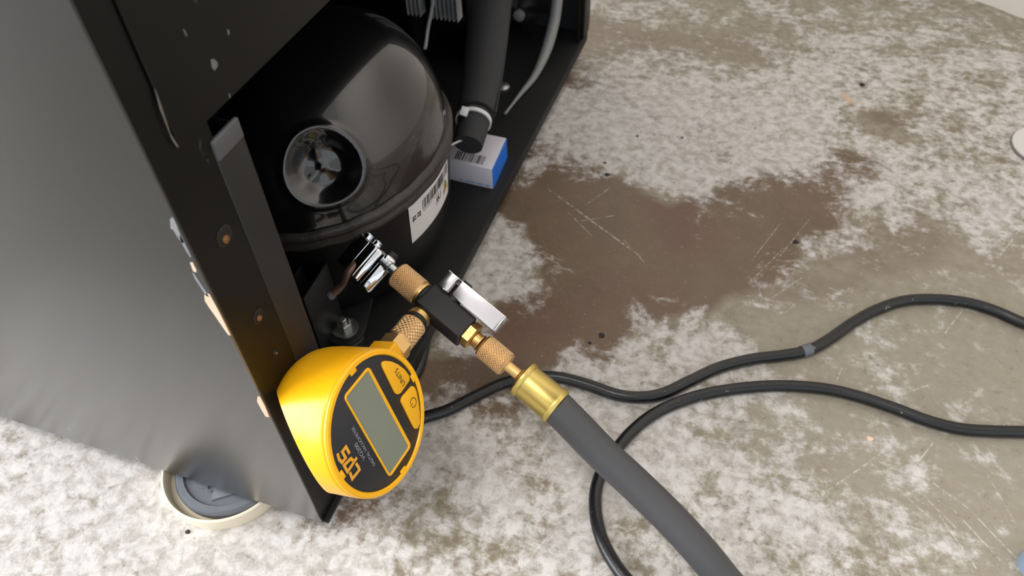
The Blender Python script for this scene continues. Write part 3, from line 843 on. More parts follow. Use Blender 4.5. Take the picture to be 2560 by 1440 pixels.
obj('hex_nut', bm, 'brass', bv, 25)
bm = bmesh.new(); a = vax(1188); lathe(bm, a, va, [(0, 0.0045), (0.003, 0.0045), (0.0034, 0.0052), (0.0042, 0.0052)], 32); obj('outlet_stub', bm, 'brass', bv)
# side port ring
pdir = (-gu)
bm = bmesh.new(); lathe(bm, PORT - pdir * 0.0116, pdir, [(0, 0.0056), (0.0006, 0.0068), (0.0036, 0.0068), (0.0044, 0.0056), (0.0110, 0.0050)], 32); obj('side_port', bm, 'brass', bv)
# U-shaped lever
lc = vax(1070.5)                                               # short end of the lever, on the axis
e0 = 0.0; e1 = (vax(1211) - lc).length
wt = 89 * PXM; wb = 45 * PXM
bm = bmesh.new()
rbox(bm, lc + va * ((e0 + e1) / 2) + vw * (wt - 0.0005), va * ((e1 - e0) / 2), vw * 0.0006, vv * 0.0058, 0.0004, 2)
lever = obj('lever', bm, 'silver', bv, label='silver channel-shaped lever')
zz = 0.0055
def lev(x, y, z): return lc + va * x + vw * y + vv * z
for sgn in (1, -1):
    prof_a = [(e0, wt), (e0, wb + 0.001), (e0 + 0.001, wb), (e0 + 0.0070, wb), (e0 + 0.0074, wb + 0.0006), (e0 + 0.0074, wt)]
    prof_b = [(e0 + 0.0102, wt), (e0 + 0.0102, wb + 0.0008), (e0 + 0.0125, wb + 0.0002), (e0 + 0.0150, wb + 0.0006), (e0 + 0.0175, wb + 0.0002), (e0 + 0.0190, wb - 0.0004), (e1 - 0.001, wb - 0.0004), (e1, wb + 0.0004), (e1, wt)]
    for pf in (prof_a, prof_b):
        bm = bmesh.new(); prism(bm, [lev(x, y, zz * sgn) for x, y in pf], vv * (0.0009 * sgn), 0.0003); obj('lever_flange', bm, 'silver', lever, 25)
bm = bmesh.new(); rbox(bm, lev(e1 - 0.0004, (wt + wb) / 2 - 0.0003, 0.001), va * 0.0007, vw * ((wt - wb) / 2), vv * 0.0066, 0.0005, 2)
obj('lever_lip', bm, 'silver', lever)
bm = bmesh.new(); lathe(bm, lev(0.0115, 0.0070, 0), vw, [(0, 0.0048), (0.0098, 0.0048), (0.0102, 0.004)], 24); obj('valve_stem', bm, 'valve_black', bv)
bm = bmesh.new(); lathe(bm, lev(0.0123, wt + 0.0001, 0), vw, [(0, 0.0032), (0.0009, 0.0032), (0.0014, 0.0024)], 24); obj('lever_screw', bm, 'valve_black', lever)

# ---- hose with its brass end
hz = thing('vacuum_hose', 'thick dark grey rubber hose with brass ferrule and knurled end', 'hose', vax(1300))
bm = bmesh.new(); a = vax(1207); knurled(bm, a, va, (vax(1268) - a).length, 0.0074, 0.0016, 0.00034); obj('knurled_coupler', bm, 'brass_knurl', hz, 30)
bm = bmesh.new(); a = vax(1262); L1 = (vax(1303) - a).length
lathe(bm, a, va, [(0, 0.0036), (0.002, 0.0031), (L1 - 0.002, 0.0031), (L1 - 0.0008, 0.0048), (L1 + 0.0006, 0.0052)], 32); obj('stem', bm, 'brass', hz)
fdir = (va * 1.0 + vv * 0.0).normalized()
bm = bmesh.new(); a = vax(1302); L2 = (vax(1394) - a).length
lathe(bm, a, fdir, [(0, 0.005), (0.0003, 0.0094), (0.0012, 0.0106), (0.0028, 0.0109), (0.0040, 0.0103), (0.0044, 0.0099), (0.0052, 0.0100),
                   (L2 - 0.0036, 0.0103), (L2 - 0.0030, 0.0107), (L2 - 0.0016, 0.0108), (L2, 0.0104), (L2, 0.0092)], 56)
obj('ferrule', bm, 'brass_ferrule', hz)
he = vax(1388)
dh = -(CR.transposed() @ (he - CAM)).z
hp = [he, dep(1440, 1066, dh + 0.000), dep(1510, 1138, dh + 0.001), dep(1590, 1212, dh + 0.001), dep(1680, 1300, dh - 0.0005), dep(1760, 1388, dh - 0.001), dep(1832, 1475, dh + 0.002)]
hp = [Vector(p) for p in hp]
d_ = (hp[-1] - hp[-2]).normalized()
q = hp[-1]
hp += [q + d_ * 0.035 + Vector((0.004, 0, 0.002)), Vector((q.x + 0.075, q.y - 0.085, 0.020)), Vector((q.x + 0.16, q.y - 0.16, 0.0095)), Vector((q.x + 0.40, q.y - 0.28, 0.0095)), Vector((q.x + 0.75, q.y - 0.36, 0.0095)), Vector((q.x + 1.3, q.y - 0.30, 0.0095)), Vector((q.x + 1.9, q.y - 0.42, 0.0095))]
bm = bmesh.new(); tube(bm, hp, 0.0096, 32, 14); obj('rubber_hose', bm, 'hose', hz, 60)

# ---- piercing valve clamped on the process tube
dpv = dport + 0.014
def PV_(px, py, dz=0.0): return dep(px, py, dpv + dz)
pc = PV_(922, 660)
tv = (PV_(903, 728) - PV_(990, 628)).normalized()               # along the tube
zc = (CAM - pc).normalized(); zc = (zc - tv * zc.dot(tv)).normalized()
sv = zc.cross(tv).normalized()
if (CR.transposed() @ sv).x > 0: sv = -sv                       # towards the upper-left half
pvt = thing('piercing_valve', 'chrome clamp-on piercing valve gripping a dark copper tube', 'valve', pc)
lowc = PV_(945, 682)
bm = bmesh.new()
rbox(bm, lowc, tv * 0.0128, sv * 0.0042, zc * 0.0078, 0.0026, 5)
lh = obj('lower_jaw', bm, 'chrome', pvt)
upc = lowc + sv * 0.0134 - tv * 0.0005 - zc * 0.0022
ja = math.radians(34); jn = zc * math.cos(ja) + sv * math.sin(ja); js = sv * math.cos(ja) - zc * math.sin(ja)
bm = bmesh.new()
rbox(bm, upc, tv * 0.0112, js * 0.0082, jn * 0.0062, 0.0012, 3)
rbox(bm, upc + jn * 0.0058 + js * 0.0022, tv * 0.0104, js * 0.0042, jn * 0.0010, 0.0006, 2)
rbox(bm, lowc + sv * 0.0078 + zc * 0.0020, tv * 0.0116, sv * 0.0026, zc * 0.0050, 0.0016, 4)
uh = obj('upper_jaw', bm, 'chrome', pvt)
for off, par, m_ in ((sv * -0.002, uh, 'chrome'), (sv * 0.0045, uh, 'chrome')):
    bm = bmesh.new(); lathe(bm, upc - tv * 0.0105 + off + zc * 0.001, -tv, [(0, 0.0028), (0.0030, 0.0028), (0.0036, 0.0022), (0.0036, 0.0013), (0.0022, 0.0012), (0.0022, 0.0001)], 24)
    obj('clamp_screw', bm, m_, par)
bm = bmesh.new(); lathe(bm, lowc - tv * 0.0122, -tv, [(0, 0.0031), (0.0026, 0.0031), (0.0030, 0.0027), (0.0030, 0.0014), (0.0016, 0.0013), (0.0016, 0.0001)], 6); obj('hex_screw', bm, 'valve_black', lh, 25)
bm = bmesh.new(); rbox(bm, lowc + tv * 0.0085 + zc * 0.0070, tv * 0.0026, sv * 0.0018, zc * 0.0008, 0.0004, 2); obj('stamped_tab', bm, 'chrome', lh)
bm = bmesh.new(); a = vax(964); L3 = (vax(998) - a).length
lathe(bm, a, va, [(-0.003, 0.0030), (0.001, 0.0030), (0.0016, 0.0036), (0.0034, 0.0036), (0.0038, 0.0029), (L3, 0.0029)], 24); obj('access_port', bm, 'zinc', pvt)
# process tube belongs to the compressor
tp0 = PV_(826, 741, 0.001); tp1 = PV_(880, 686, -0.001); 
bm = bmesh.new()
gapc = lowc + sv * 0.0092 + zc * 0.003
tpp = [tp0, PV_(855, 712, 0.0), gapc + tv * 0.010 + sv * 0.004 + zc * 0.002, gapc + sv * 0.003 - zc * 0.003, gapc - tv * 0.004 + sv * 0.003 - zc * 0.010, dep(912, 642, dpv + 0.028), dep(912, 640, dpv + 0.085)]
tube(bm, tpp, lambda t: 0.0024 if t > 0.02 else 0.0024, 18, 8)
pt = obj('process_tube', bm, 'copper_dark', comp, 60)
bm = bmesh.new(); d_ = (tp0 - PV_(855, 712)).normalized(); lathe(bm, tp0 - d_ * 0.0024, d_, [(0, 0.0026), (0.0028, 0.0027), (0.0036, 0.0021), (0.0036, 0.0001)], 20); obj('tube_cap', bm, 'foot', pt)

# ---- digital vacuum gauge
R_OUT, R_FACE = 0.0355, 0.0321
ga = thing('vacuum_gauge', 'round yellow digital vacuum gauge with blank screen and black face', 'gauge', G0)
# body: short drum with an obliquely cut back
bm = bmesh.new()
rings = lathe(bm, GC + gn * 0.0012, -gn, [(0.0000, R_FACE + 0.0004), (-0.0000, R_OUT - 0.0016), (0.0008, R_OUT - 0.0003), (0.0022, R_OUT), (0.012, R_OUT), (0.024, R_OUT - 0.0001), (0.030, R_OUT - 0.0005), (0.034, R_OUT - 0.0013), (0.0365, R_OUT - 0.0025)], 160, hint=gr)
P1, P2 = dep(688, 960, 0.364), dep(815, 1217, 0.352)
mcut = (P1 - CAM).cross(P2 - CAM).normalized()
if mcut.dot(gn) > 0: mcut = -mcut
mcut = (mcut - CR @ Vector((0, 0, 1)) * 0.16).normalized()      # lean the cut a little further away
geom = list(bm.verts) + list(bm.edges) + list(bm.faces)
bmesh.ops.bisect_plane(bm, geom=geom, plane_co=P1.lerp(P2, 0.5), plane_no=mcut, clear_outer=True, dist=1e-6)
be = [e for e in bm.edges if e.is_boundary]
bmesh.ops.contextual_create(bm, geom=be)
bmesh.ops.triangulate(bm, faces=[f for f in bm.faces if len(f.verts) > 4])
gb = obj('body', bm, 'yellow', ga, 50, label='yellow plastic drum-shaped body')
def fp(r_, u_, h=0.0): return GC + gr * r_ + gu * u_ + gn * h
def fpx(px, py):
    p = onplane(px, py, GC, gn) - GC
    return p.dot(gr), p.dot(gu)
bm = bmesh.new(); lathe(bm, GC - gn * 0.0016, gn, [(0, R_FACE + 0.0008), (0.0020, R_FACE + 0.0008), (0.00205, R_FACE + 0.0006)], 120)
# sits just above the drum's front
bm.free()
bm = bmesh.new(); lathe(bm, GC + gn * 0.0009, gn, [(0, R_FACE + 0.0002), (0.0009, R_FACE + 0.0002), (0.0011, R_FACE - 0.0001)], 120)
fc = obj('face_plate', bm, 'face_black', ga, label='round black face plate')
FH = 0.0020
# raised yellow rim
bm = bmesh.new()
x_, y_, z_ = gr, gu, gn
lathe(bm, GC + gn * 0.0010, gn, [(0, R_FACE), (0.0012, R_FACE + 0.0001), (0.0018, R_FACE + 0.0006), (0.0018, R_OUT - 0.0012), (0.0010, R_OUT - 0.0003), (0, R_OUT - 0.0002)], 120, cap=False)
obj('rim', bm, 'yellow', gb)
for px, py in ((877, 936), (1025, 942), (998, 1172), (846, 1186)):
    r_, u_ = fpx(px, py); a = math.atan2(u_, r_)
    rd = gr * math.cos(a) + gu * math.sin(a); td = gr * -math.sin(a) + gu * math.cos(a)
    bm = bmesh.new(); rbox(bm, GC + rd * (R_FACE - 0.0002) + gn * 0.0022, rd * 0.0014, td * 0.0022, gn * 0.0005, 0.0004, 2); obj('rim_tab', bm, 'yellow', gb)
# screen and bezel
def rrect(w, h, rad, n=6):
    out = []
    for cx_, cy_, a0_ in ((w - rad, h - rad, 0), (-(w - rad), h - rad, 90), (-(w - rad), -(h - rad), 180), (w - rad, -(h - rad), 270)):
        for i in range(n + 1):
            a = math.radians(a0_ + 90 * i / n); out.append((cx_ + rad * math.cos(a), cy_ + rad * math.sin(a)))
    return out
LW, LH = 0.0268, 0.0105
out_ = rrect(LW, LH, 0.0024); in_ = [(a, b + 0.0004) for a, b in rrect(LW - 0.0014, LH - 0.0014, 0.0012)]
bm = bmesh.new()
lay = []
for pts_, h in ((out_, FH - 0.0002), (out_, FH + 0.0004), ([(a * 0.985, b * 0.975) for a, b in out_], FH + 0.0007), ([(a * 1.012, b * 1.03) for a, b in in_], FH + 0.0007), (in_, FH + 0.0004), (in_, FH - 0.0002)):
    lay.append([bm.verts.new(fp(a, b, h)) for a, b in pts_])
for a, b in zip(lay, lay[1:]):
    n_ = len(a)
    for i in range(n_): bm.faces.new((a[i], a[(i + 1) % n_], b[(i + 1) % n_], b[i]))
obj('screen_bezel', bm, 'yellow_button', ga, 30, label='raised yellow bezel around the screen')
bm = bmesh.new(); prism(bm, [fp(a * 0.999, b * 0.999, FH - 0.0004) for a, b in in_], gn * 0.0006); obj('screen', bm, 'lcd', ga, label='blank grey-green liquid crystal screen')
# buttons
b1 = [(820 + x / 8, 860 + y / 8) for x, y in ((1010, 350), (1060, 330), (1180, 340), (1320, 400), (1450, 500), (1540, 620), (1555, 680), (1540, 740), (1380, 970), (1320, 1005), (1270, 980), (1240, 930), (1010, 460), (995, 400))]
b2 = [(640 + x / 3.2, 820 + y / 3.2) for x, y in ((1213, 462), (1232, 464), (1250, 495), (1268, 580), (1277, 680), (1280, 755), (1264, 800), (1240, 803), (1225, 780), (1130, 590), (1130, 570), (1140, 545))]
for pl, nm_ in ((b1, 'button'), (b2, 'button')):
    bm = bmesh.new(); pts_ = [fpx(*p) for p in pl]
    prism(bm, [fp(a, b, FH - 0.0002) for a, b in pts_], gn * 0.0010, 0.0004)
    bt = obj(nm_, bm, 'yellow_button', ga, 30)
    bm = bmesh.new()
    if pl is b1:
        s0 = Vector(fpx(820 + 1425 / 8, 860 + 815 / 8)); s1 = Vector(fpx(820 + 1268 / 8, 860 + 500 / 8))
        mid_ = (s0 + s1) / 2; ln = (s1 - s0).length
        print_text(bm, 'UNITS', lambda a, b: fp(mid_.x + (a - 0.5) * ln, mid_.y + (b - 0.5) * 0.0028, FH + 0.0009))
        obj('units_lettering', bm, 'print_dark', bt)
    else:
        c_ = Vector(fpx(820 + 1615 / 8, 860 + 1160 / 8))
        arc = [(c_.x + 0.0024 * math.cos(math.radians(a)), c_.y + 0.0024 * math.sin(math.radians(a))) for a in range(120, 421, 15)]
        strokes(bm, arc, 0.0004, lambda a, b: fp(a, b, FH + 0.0009))
        strokes(bm, [(c_.x, c_.y + 0.0006), (c_.x, c_.y + 0.0028)], 0.0004, lambda a, b: fp(a, b, FH + 0.0009))
        obj('power_symbol', bm, 'print_dark', bt)
# printing on the face
def z2(x, y): return Vector(fpx(810 + x / 6.545, 1030 + y / 6.545))
bm = bmesh.new()
def ftext(s, a, b, h, lift=FH + 0.00022):
    mid_ = (a + b) / 2; ln = (b - a).length
    print_text(bm, s, lambda x, y: fp(mid_.x + (x - 0.5) * ln, mid_.y + (y - 0.5) * h, lift))
ftext('VG200', z2(600, 770), z2(455, 505), 0.0021)
obj('model_lettering', bm, 'print_white', fc)
bm = bmesh.new(); ftext('DIGITAL VACUOMETER', z2(765, 865), z2(405, 240), 0.0017)
obj('title_lettering', bm, 'print_white', fc)
bm = bmesh.new()
for pl in ([(362, 975), (403, 1085), (520, 935), (505, 895), (462, 830)], [(478, 735), (325, 968), (268, 865), (378, 752), (432, 800)],
           [(158, 668), (188, 768), (238, 818), (295, 742), (238, 640), (298, 560), (358, 672)]):
    strokes(bm, [tuple(z2(*p)) for p in pl], 0.00155, lambda a, b: fp(a, b, FH + 0.00024))
obj('brand_lettering', bm, 'print_yellow', fc)
# neck, hex and knurled coupler up to the valve port
nd = -gu
bm = bmesh.new()
sideways = gn.cross(nd).normalized()
rbox(bm, G0 + nd * 0.0395, nd * 0.0100, sideways * 0.0085, gn * 0.0078, 0.0012, 3)
obj('neck', bm, 'yellow', ga)
bm = bmesh.new(); lathe(bm, G0 + nd * 0.0490, nd, [(0, 0.0082), (0.0006, 0.0088), (0.0076, 0.0088), (0.0082, 0.0080)], 6, hint=gn); obj('hex_base', bm, 'brass', ga, 25)
bm = bmesh.new(); lathe(bm, G0 + nd * 0.0570, nd, [(0, 0.0052), (0.004, 0.0052)], 32); obj('stub', bm, 'brass', ga)
bm = bmesh.new(); knurled(bm, G0 + nd * 0.0574, nd, 0.0165, 0.0077, 0.0021, 0.0004); obj('knurled_coupler', bm, 'brass_knurl', ga, 30)
bm = bmesh.new(); lathe(bm, G0 + nd * 0.0738, nd, [(0, 0.0062), (0.0004, 0.0072), (0.0016, 0.0074), (0.0028, 0.0068)], 32); obj('rubber_ring', bm, 'rubber', ga)

# ================================================================== OTHER THINGS IN THE BAY
# ---- small carton
z1c = 0.041
bl = Vector((-0.048, 0.3085, ZB)); brr = Vector((-0.0055, 0.3070, ZB)); bk = Vector((-0.0080, 0.3505, ZB))
ex_, ey_ = (brr - bl), (bk - brr)
ct = thing('small_carton', 'little white carton with a blue end and barcode beside the compressor', 'box', (bl + bk) / 2)
cen = bl + ex_ / 2 + ey_ / 2 + Vector((0, 0, (z1c - ZB) / 2))
bm = bmesh.new(); rbox(bm, cen, ex_ / 2, ey_ / 2, (0, 0, (z1c - ZB) / 2), 0.0006, 2); cb = obj('carton_body', bm, 'carton', ct)
bm = bmesh.new(); rbox(bm, brr + ey_ / 2 + ex_.normalized() * 0.0002 + Vector((0, 0, (z1c - ZB) / 2)), ex_.normalized() * 0.0003, ey_ * 0.49, (0, 0, (z1c - ZB) * 0.48), 0.0002, 1)
be_ = obj('end_flap', bm, 'blue', ct, label='bright blue end flap')
bm = bmesh.new(); en = ex_.normalized(); ee = ey_.normalized(); eb = brr + ex_.normalized() * 0.0007
strokes(bm, [(0.018 + 0.0035 * math.cos(a), 0.011 + 0.0035 * math.sin(a)) for a in np.linspace(0, 6.283, 14)], 0.0008, lambda a, b: eb + ee * a + Vector((0, 0, b)))
obj('end_emblem', bm, 'blue_pale', be_)
bm = bmesh.new()
br = random.Random(5)
x = 0.008
while x < 0.034:
    w = br.choice((0.0004, 0.0006, 0.0011))
    p = bl + en * x + ee * 0.003 + Vector((0, 0, z1c - ZB + 0.0002))
    bm.faces.new([bm.verts.new(v) for v in (p, p + en * w, p + en * w + ee * 0.011, p + ee * 0.011)]); x += w + br.choice((0.0005, 0.0008, 0.0014))
obj('barcode', bm, 'print_dark', cb)
bm = bmesh.new()
for x0, x1 in ((0.012, 0.0155), (0.017, 0.027), (0.028, 0.034), (0.036, 0.040)):
    p = bl - ee * 0.0002 + Vector((0, 0, 0.0022)); 
    bm.faces.new([bm.verts.new(v) for v in (p + en * x0, p + en * x1, p + en * x1 + Vector((0, 0, 0.0012)), p + en * x0 + Vector((0, 0, 0.0012)))])
obj('print_line', bm, 'blue_pale', cb)

# ---- foam-sleeved pipe with cable tie
sp = thing('insulated_pipe', 'black foam insulated pipe closed with a white cable tie', 'pipe', onz(1190, 330, ZB))
s_pts = [dep(1238, -75, 0.672), dep(1228, 0, 0.66), dep(1216, 110, 0.64), dep(1203, 210, 0.622), dep(1190, 285, 0.606)]
bm = bmesh.new(); tube(bm, s_pts, lambda t: 0.0185 - 0.0035 * t ** 2, 28, 8); fs = obj('foam_sleeve', bm, 'foam', sp, 60)
bm = bmesh.new(); tube(bm, [p + (CR @ Vector((0.0175 - 0.0022 * i / 4, 0, 0.004))) for i, p in enumerate(s_pts)], 0.0013, 8, 8); obj('sleeve_seam', bm, 'rubber', fs)
l_pts = [dep(1189, 288, 0.605), dep(1180, 325, 0.598), dep(1170, 362, 0.592)]
bm = bmesh.new(); tube(bm, l_pts, lambda t: 0.0128 - 0.0012 * t, 24, 8); obj('lower_sleeve', bm, 'foam', sp, 60)
tdir = (l_pts[1] - s_pts[-2]).normalized(); tc_ = dep(1184, 302, 0.6025)
bm = bmesh.new()
tx, ty, tz = basis(tdir)
for a_ in range(1):
    R1 = []
    for r_, s_ in ((0.0132, -0.0016), (0.0145, -0.0016), (0.0145, 0.0016), (0.0132, 0.0016)):
        R1.append([bm.verts.new(tc_ + tz * s_ + (tx * math.cos(2 * math.pi * k / 40) + ty * math.sin(2 * math.pi * k / 40)) * r_) for k in range(40)])
    for i in range(4):
        a, b = R1[i], R1[(i + 1) % 4]
        for k in range(40): bm.faces.new((a[k], a[(k + 1) % 40], b[(k + 1) % 40], b[k]))
ti = obj('cable_tie', bm, 'nylon', sp, 40, label='white nylon cable tie')
bm = bmesh.new(); hc = dep(1161, 279, 0.588); rx = CR @ Vector((1, 0, 0)); ryy = CR @ Vector((0, 1, 0)); rzz = CR @ Vector((0, 0, 1))
rbox(bm, hc, (rx * 0.94 - ryy * 0.34) * 0.0030, (ryy * 0.94 + rx * 0.34) * 0.0036, rzz * 0.0022, 0.0008, 2); obj('tie_head', bm, 'nylon', ti)
# pipe core reaching the tray's copper
bm = bmesh.new(); tube(bm, [dep(1170, 350, 0.594), dep(1155, 350, 0.590), dep(1138, 357, 0.588), dep(1116, 369, 0.588), dep(1098, 384, 0.592)], 0.0014, 12, 8); obj('copper_end', bm, 'bolt', sp)

# ---- condenser block with fins, far inside
cd = thing('condenser_coil', 'finned aluminium condenser block deep in the compressor bay', 'condenser', (-0.13, 0.49, ZB))
fz = ony(1110, 52, 0.46); fx0 = ony(1016, 10, 0.46).x; fx1 = ony(1140, 10, 0.46).x
nf = 13
for i in range(nf):
    if i == 0:
        bm = bmesh.new(); box(bm, fx0 - 0.0003, fx0 + 0.0003, 0.46, 0.472, fz.z, 0.19); fin0 = obj('fin', bm, 'fin', cd)
    elif not 4 <= i <= 5:
        f_ = fin0.copy(); col.objects.link(f_); f_.parent = cd; f_.location.x = i * (fx1 - fx0) / (nf - 1)
for z in (fz.z + 0.02, fz.z + 0.05):
    bm = bmesh.new(); tube(bm, [(fx0 - 0.006, 0.497, z), (fx1 + 0.006, 0.497, z)], 0.004, 12, 1); obj('coil_tube', bm, 'inner', cd)
bm = bmesh.new(); box(bm, fx0 - 0.006, fx1 + 0.006, 0.476, 0.535, fz.z - 0.008, fz.z); box(bm, fx0 - 0.006, fx0 - 0.003, 0.476, 0.535, ZB, 0.19); box(bm, fx1 + 0.003, fx1 + 0.006, 0.476, 0.535, ZB, 0.19); obj('frame', bm, 'inner', cd)

# ---- thin rod and bent grey tube
bm = bmesh.new(); tube(bm, [dep(1088, -40, 0.70), dep(1080, 20, 0.69), dep(1070, 70, 0.665), dep(1063, 120, 0.645)], 0.0016, 10, 6)
a = dep(1063, 120, 0.645)
tag(obj('steel_rod', bm, 'fin', loc=a), 'thin straight pale metal rod rising behind the compressor dome', 'rod')
bm = bmesh.new()
gp = [onx(1398, -70, -0.020), onx(1393, 0, -0.020), onx(1384, 60, -0.020), onx(1364, 130, -0.020), onx(1336, 190, -0.022), onx(1300, 236, -0.026), onx(1262, 285, -0.030)]
tube(bm, gp, lambda t: 0.0056 - 0.0042 * max(0, min(1, (t - 0.45) * 2.2)), 20, 10)
tag(obj('drain_tube', bm, 'grey_tube', loc=gp[-1]), 'curved light grey plastic tube by the far end of the tray', 'tube')
# fan with motor between tube and sleeve
fan_c = dep(1310, 20, 0.79)
fn = thing('condenser_fan', 'small dark fan motor with pale blades behind the insulated pipe', 'fan', (fan_c.x, fan_c.y, ZB))
bm = bmesh.new(); lathe(bm, fan_c + Vector((0, 0.016, 0)), Vector((0, -1, 0)), [(0, 0.017), (0.02, 0.017), (0.024, 0.014), (0.03, 0.009), (0.03, 0.0001)], 28); obj('motor', bm, 'inner', fn)
bm = bmesh.new(); lathe(bm, fan_c - Vector((0, 0.014, 0)), Vector((0, -1, 0)), [(0, 0.006), (0.004, 0.006), (0.005, 0.004)], 20); obj('hub', bm, 'grey_tube', fn)
for k in range(4):
    a = math.radians(20 + 90 * k); d1 = Vector((math.cos(a), 0, math.sin(a))); d2 = Vector((-math.sin(a), 0, math.cos(a)))
    bm = bmesh.new(); o_ = fan_c - Vector((0, 0.014, 0))
    prism(bm, [o_ + d1 * 0.005, o_ + d1 * 0.03 - d2 * 0.008 + Vector((0, 0.004, 0)), o_ + d1 * 0.034 + d2 * 0.006 - Vector((0, 0.003, 0)), o_ + d1 * 0.012 + d2 * 0.006 - Vector((0, 0.002, 0))], (0, 0.001, 0)); obj('blade', bm, 'inner', fn)
bm = bmesh.new(); box(bm, fan_c.x - 0.004, fan_c.x + 0.004, fan_c.y, fan_c.y + 0.012, ZB, fan_c.z - 0.012); obj('bracket', bm, 'bracket', fn)
bm = bmesh.new(); sb_ = onz(1256, 216, 0.021); lathe(bm, Vector((sb_.x, sb_.y, ZB)), Vector((0, 0, 1)), [(0, 0.0072), (0.0015, 0.0072), (0.0035, 0.0045), (0.0038, 0.0001)], 24)
tag(obj('tray_rivet', bm, 'bolt', loc=Vector((sb_.x, sb_.y, ZB))), 'round greyish rivet head on the tray behind the foam sleeve', 'rivet')

# ================================================================== CORDS ON THE FLOOR
RC = 0.0040
def cordpts(pl, r=RC):
    out = []
    for p in pl:
        q = onz(p[0], p[1], (p[2] if len(p) > 2 else r)); out.append(q)
    return out
c1p = cordpts([(1075, 790), (1066, 835), (1058, 880), (1042, 930), (1005, 975), (975, 1015), (985, 1055), (1030, 1055), (1065, 1042), (1120, 1025), (1190, 990), (1260, 958), (1330, 943), (1400, 944), (1470, 962), (1540, 986), (1600, 993), (1660, 983), (1730, 950), (1800, 918),
               (1880, 898), (1960, 888), (2020, 876), (2070, 850), (2130, 808), (2190, 775), (2260, 752), (2340, 748), (2420, 757), (2490, 778), (2560, 808), (2680, 850), (2800, 860)])
c1p += [Vector((0.62, 0.21, RC)), Vector((0.85, 0.16, RC)), Vector((1.2, 0.22, RC)), Vector((1.8, 0.10, RC))]
bm = bmesh.new(); tube(bm, c1p, RC, 18, 8)
c1o = obj('power_cord', bm, 'cord', loc=onz(1700, 965, 0.0))
tag(c1o, 'black power cord snaking from beneath the gauge, passing under the brass ferrule', 'cord')
# grey tape mark on the cord
k0 = onz(2004, 880, RC); k1 = onz(2026, 873, RC); d_ = (k1 - k0).normalized()
bm = bmesh.new(); lathe(bm, k0, d_, [(0, RC + 0.0002), (0.0002, RC + 0.0004), ((k1 - k0).length, RC + 0.0004), ((k1 - k0).length + 0.0002, RC + 0.0002)], 18, cap=False)
c2p = cordpts([(2760, 1090), (2660, 1084), (2560, 1080), (2480, 1078), (2400, 1072), (2320, 1052), (2240, 1022), (2160, 995), (2080, 975), (2000, 966), (1920, 965), (1840, 972), (1760, 986), (1690, 1008), (1630, 1038), (1580, 1078), (1540, 1125),
               (1508, 1172), (1490, 1225), (1489, 1280), (1500, 1335), (1522, 1385), (1556, 1436), (1610, 1490), (1700, 1550)])
c2p = [Vector((1.8, 0.02, 0.0039)), Vector((1.2, 0.12, 0.0039)), Vector((0.80, 0.08, 0.0039)), Vector((0.58, 0.12, 0.0039))] + c2p + [Vector((0.238, -0.06, 0.0039)), Vector((0.245, -0.2, 0.0039)), Vector((0.22, -0.45, 0.0039)), Vector((0.30, -1.2, 0.0039))]
bm2 = bmesh.new(); tube(bm2, c2p, 0.0039, 18, 8)
c2o = obj('power_cord', bm2, 'cord', loc=onz(1700, 1005, 0.0))
tag(c2o, 'black power cord looping beneath the thick grey hose', 'cord')
obj('tape_band', bm, 'foot', c1o, label='worn grey band around the cord')

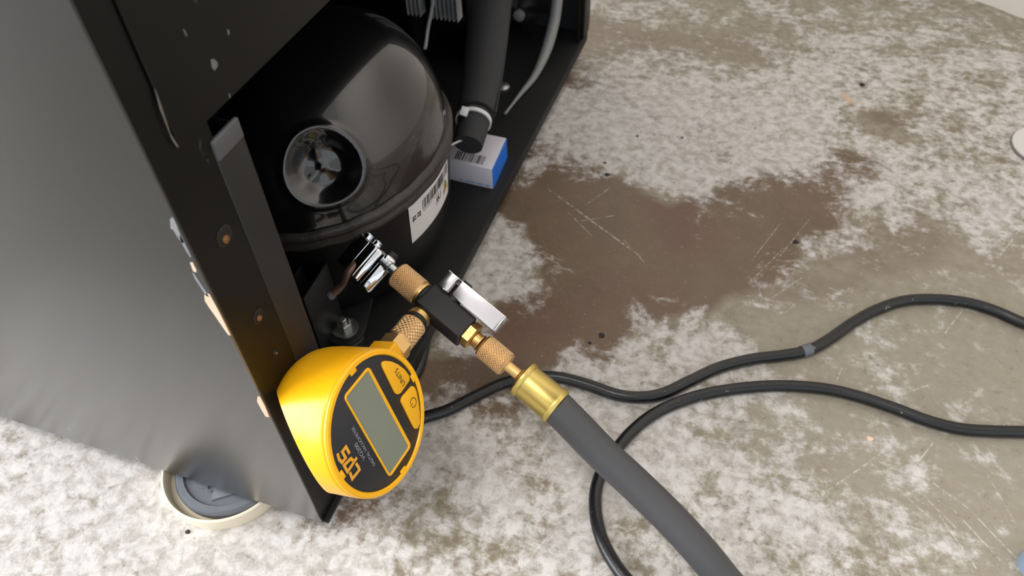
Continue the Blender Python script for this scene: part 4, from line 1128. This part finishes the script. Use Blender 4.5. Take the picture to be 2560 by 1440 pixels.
# ================================================================== SMALL THINGS ON THE FLOOR
crumbs = ((1504, 840, 0.0018, 'largest dark crumb on the brown stain between the hose end and the lime patch'), (1475, 858, 0.0011, 'small dark crumb on the brown stain close beside the largest crumb'),
          (2155, 214, 0.0020, 'dark crumb on the pale concrete next to the orange rust spot'), (1990, 606, 0.0017, 'dark crumb at the edge of the brown stain far from the compressor'),
          (1518, 438, 0.0017, 'dark crumb on the brown stain just off the scratched cross'), (1512, 408, 0.0012, 'smaller dark crumb where the brown stain meets the lime near the carton'),
          (470, 1331, 0.0013, 'dark crumb on the concrete beside the beige cup'), (1705, 345, 0.001, 'tiny dark crumb on the pale lime beside the small brown square patch'),
          (1593, 341, 0.001, 'tiny dark crumb alone on the pale lime behind the carton'))
for i, (px, py, r, clab) in enumerate(crumbs):
    p = onz(px, py, 0.0)
    bm = bmesh.new(); bmesh.ops.create_icosphere(bm, subdivisions=2, radius=r)
    for v in bm.verts:
        n_ = noise.noise(v.co * (0.9 / r) + Vector((i * 3.1, 0, 0))); v.co *= 1 + 0.45 * n_
        v.co.z *= 0.6; v.co.x *= 1.25
    lo = min(v.co.z for v in bm.verts)
    for v in bm.verts: v.co += p + Vector((0, 0, -lo - 0.0001))
    tag(obj('grit_crumb', bm, 'grit', loc=p), clab, 'debris', 'dark crumbs scattered on the floor')
p = onz(2175, 1098, 0)
bm = bmesh.new(); prism(bm, [p + Vector((0.0022 * math.cos(a) * (1 + 0.3 * math.sin(3 * a)), 0.0016 * math.sin(a), 0)) for a in np.linspace(0, 6.0, 9)], (0, 0, 0.0012), 0.0003)
tag(obj('wood_chip', bm, 'chip_primer', loc=p), 'tiny tan chip lying below the lower black cord', 'debris')
lidc = onz(2544 + 80, 375, 0.0); 
bm = bmesh.new(); lathe(bm, lidc, Vector((0, 0, 1)), [(0, 0.0315), (0.0030, 0.0315), (0.0034, 0.0310), (0.0034, 0.0295), (0.0026, 0.029), (0.0026, 0.0001)], 72)
ld_ = obj('round_lid', bm, 'white_lid', loc=lidc); tag(ld_, 'flat white round plastic lid lying on the concrete', 'lid')
bm = bmesh.new(); lathe(bm, lidc, Vector((0, 0, 1)), [(0.0001, 0.0320), (0.0014, 0.0324), (0.0022, 0.0318)], 72, cap=False)
obj('lid_rim', bm, 'lid_rim', ld_)
bc = onz(2590, 1418, 0.0)
bm = bmesh.new(); lathe(bm, bc, Vector((0, 0, 1)), [(0, 0.0100), (0.009, 0.0096), (0.0105, 0.0088), (0.0105, 0.0074), (0.004, 0.0070), (0.004, 0.0001)], 40)
cp = obj('bottle_cap', bm, 'blue_cap', loc=bc); tag(cp, 'glossy pale blue plastic bottle cap at the edge of the floor', 'cap')
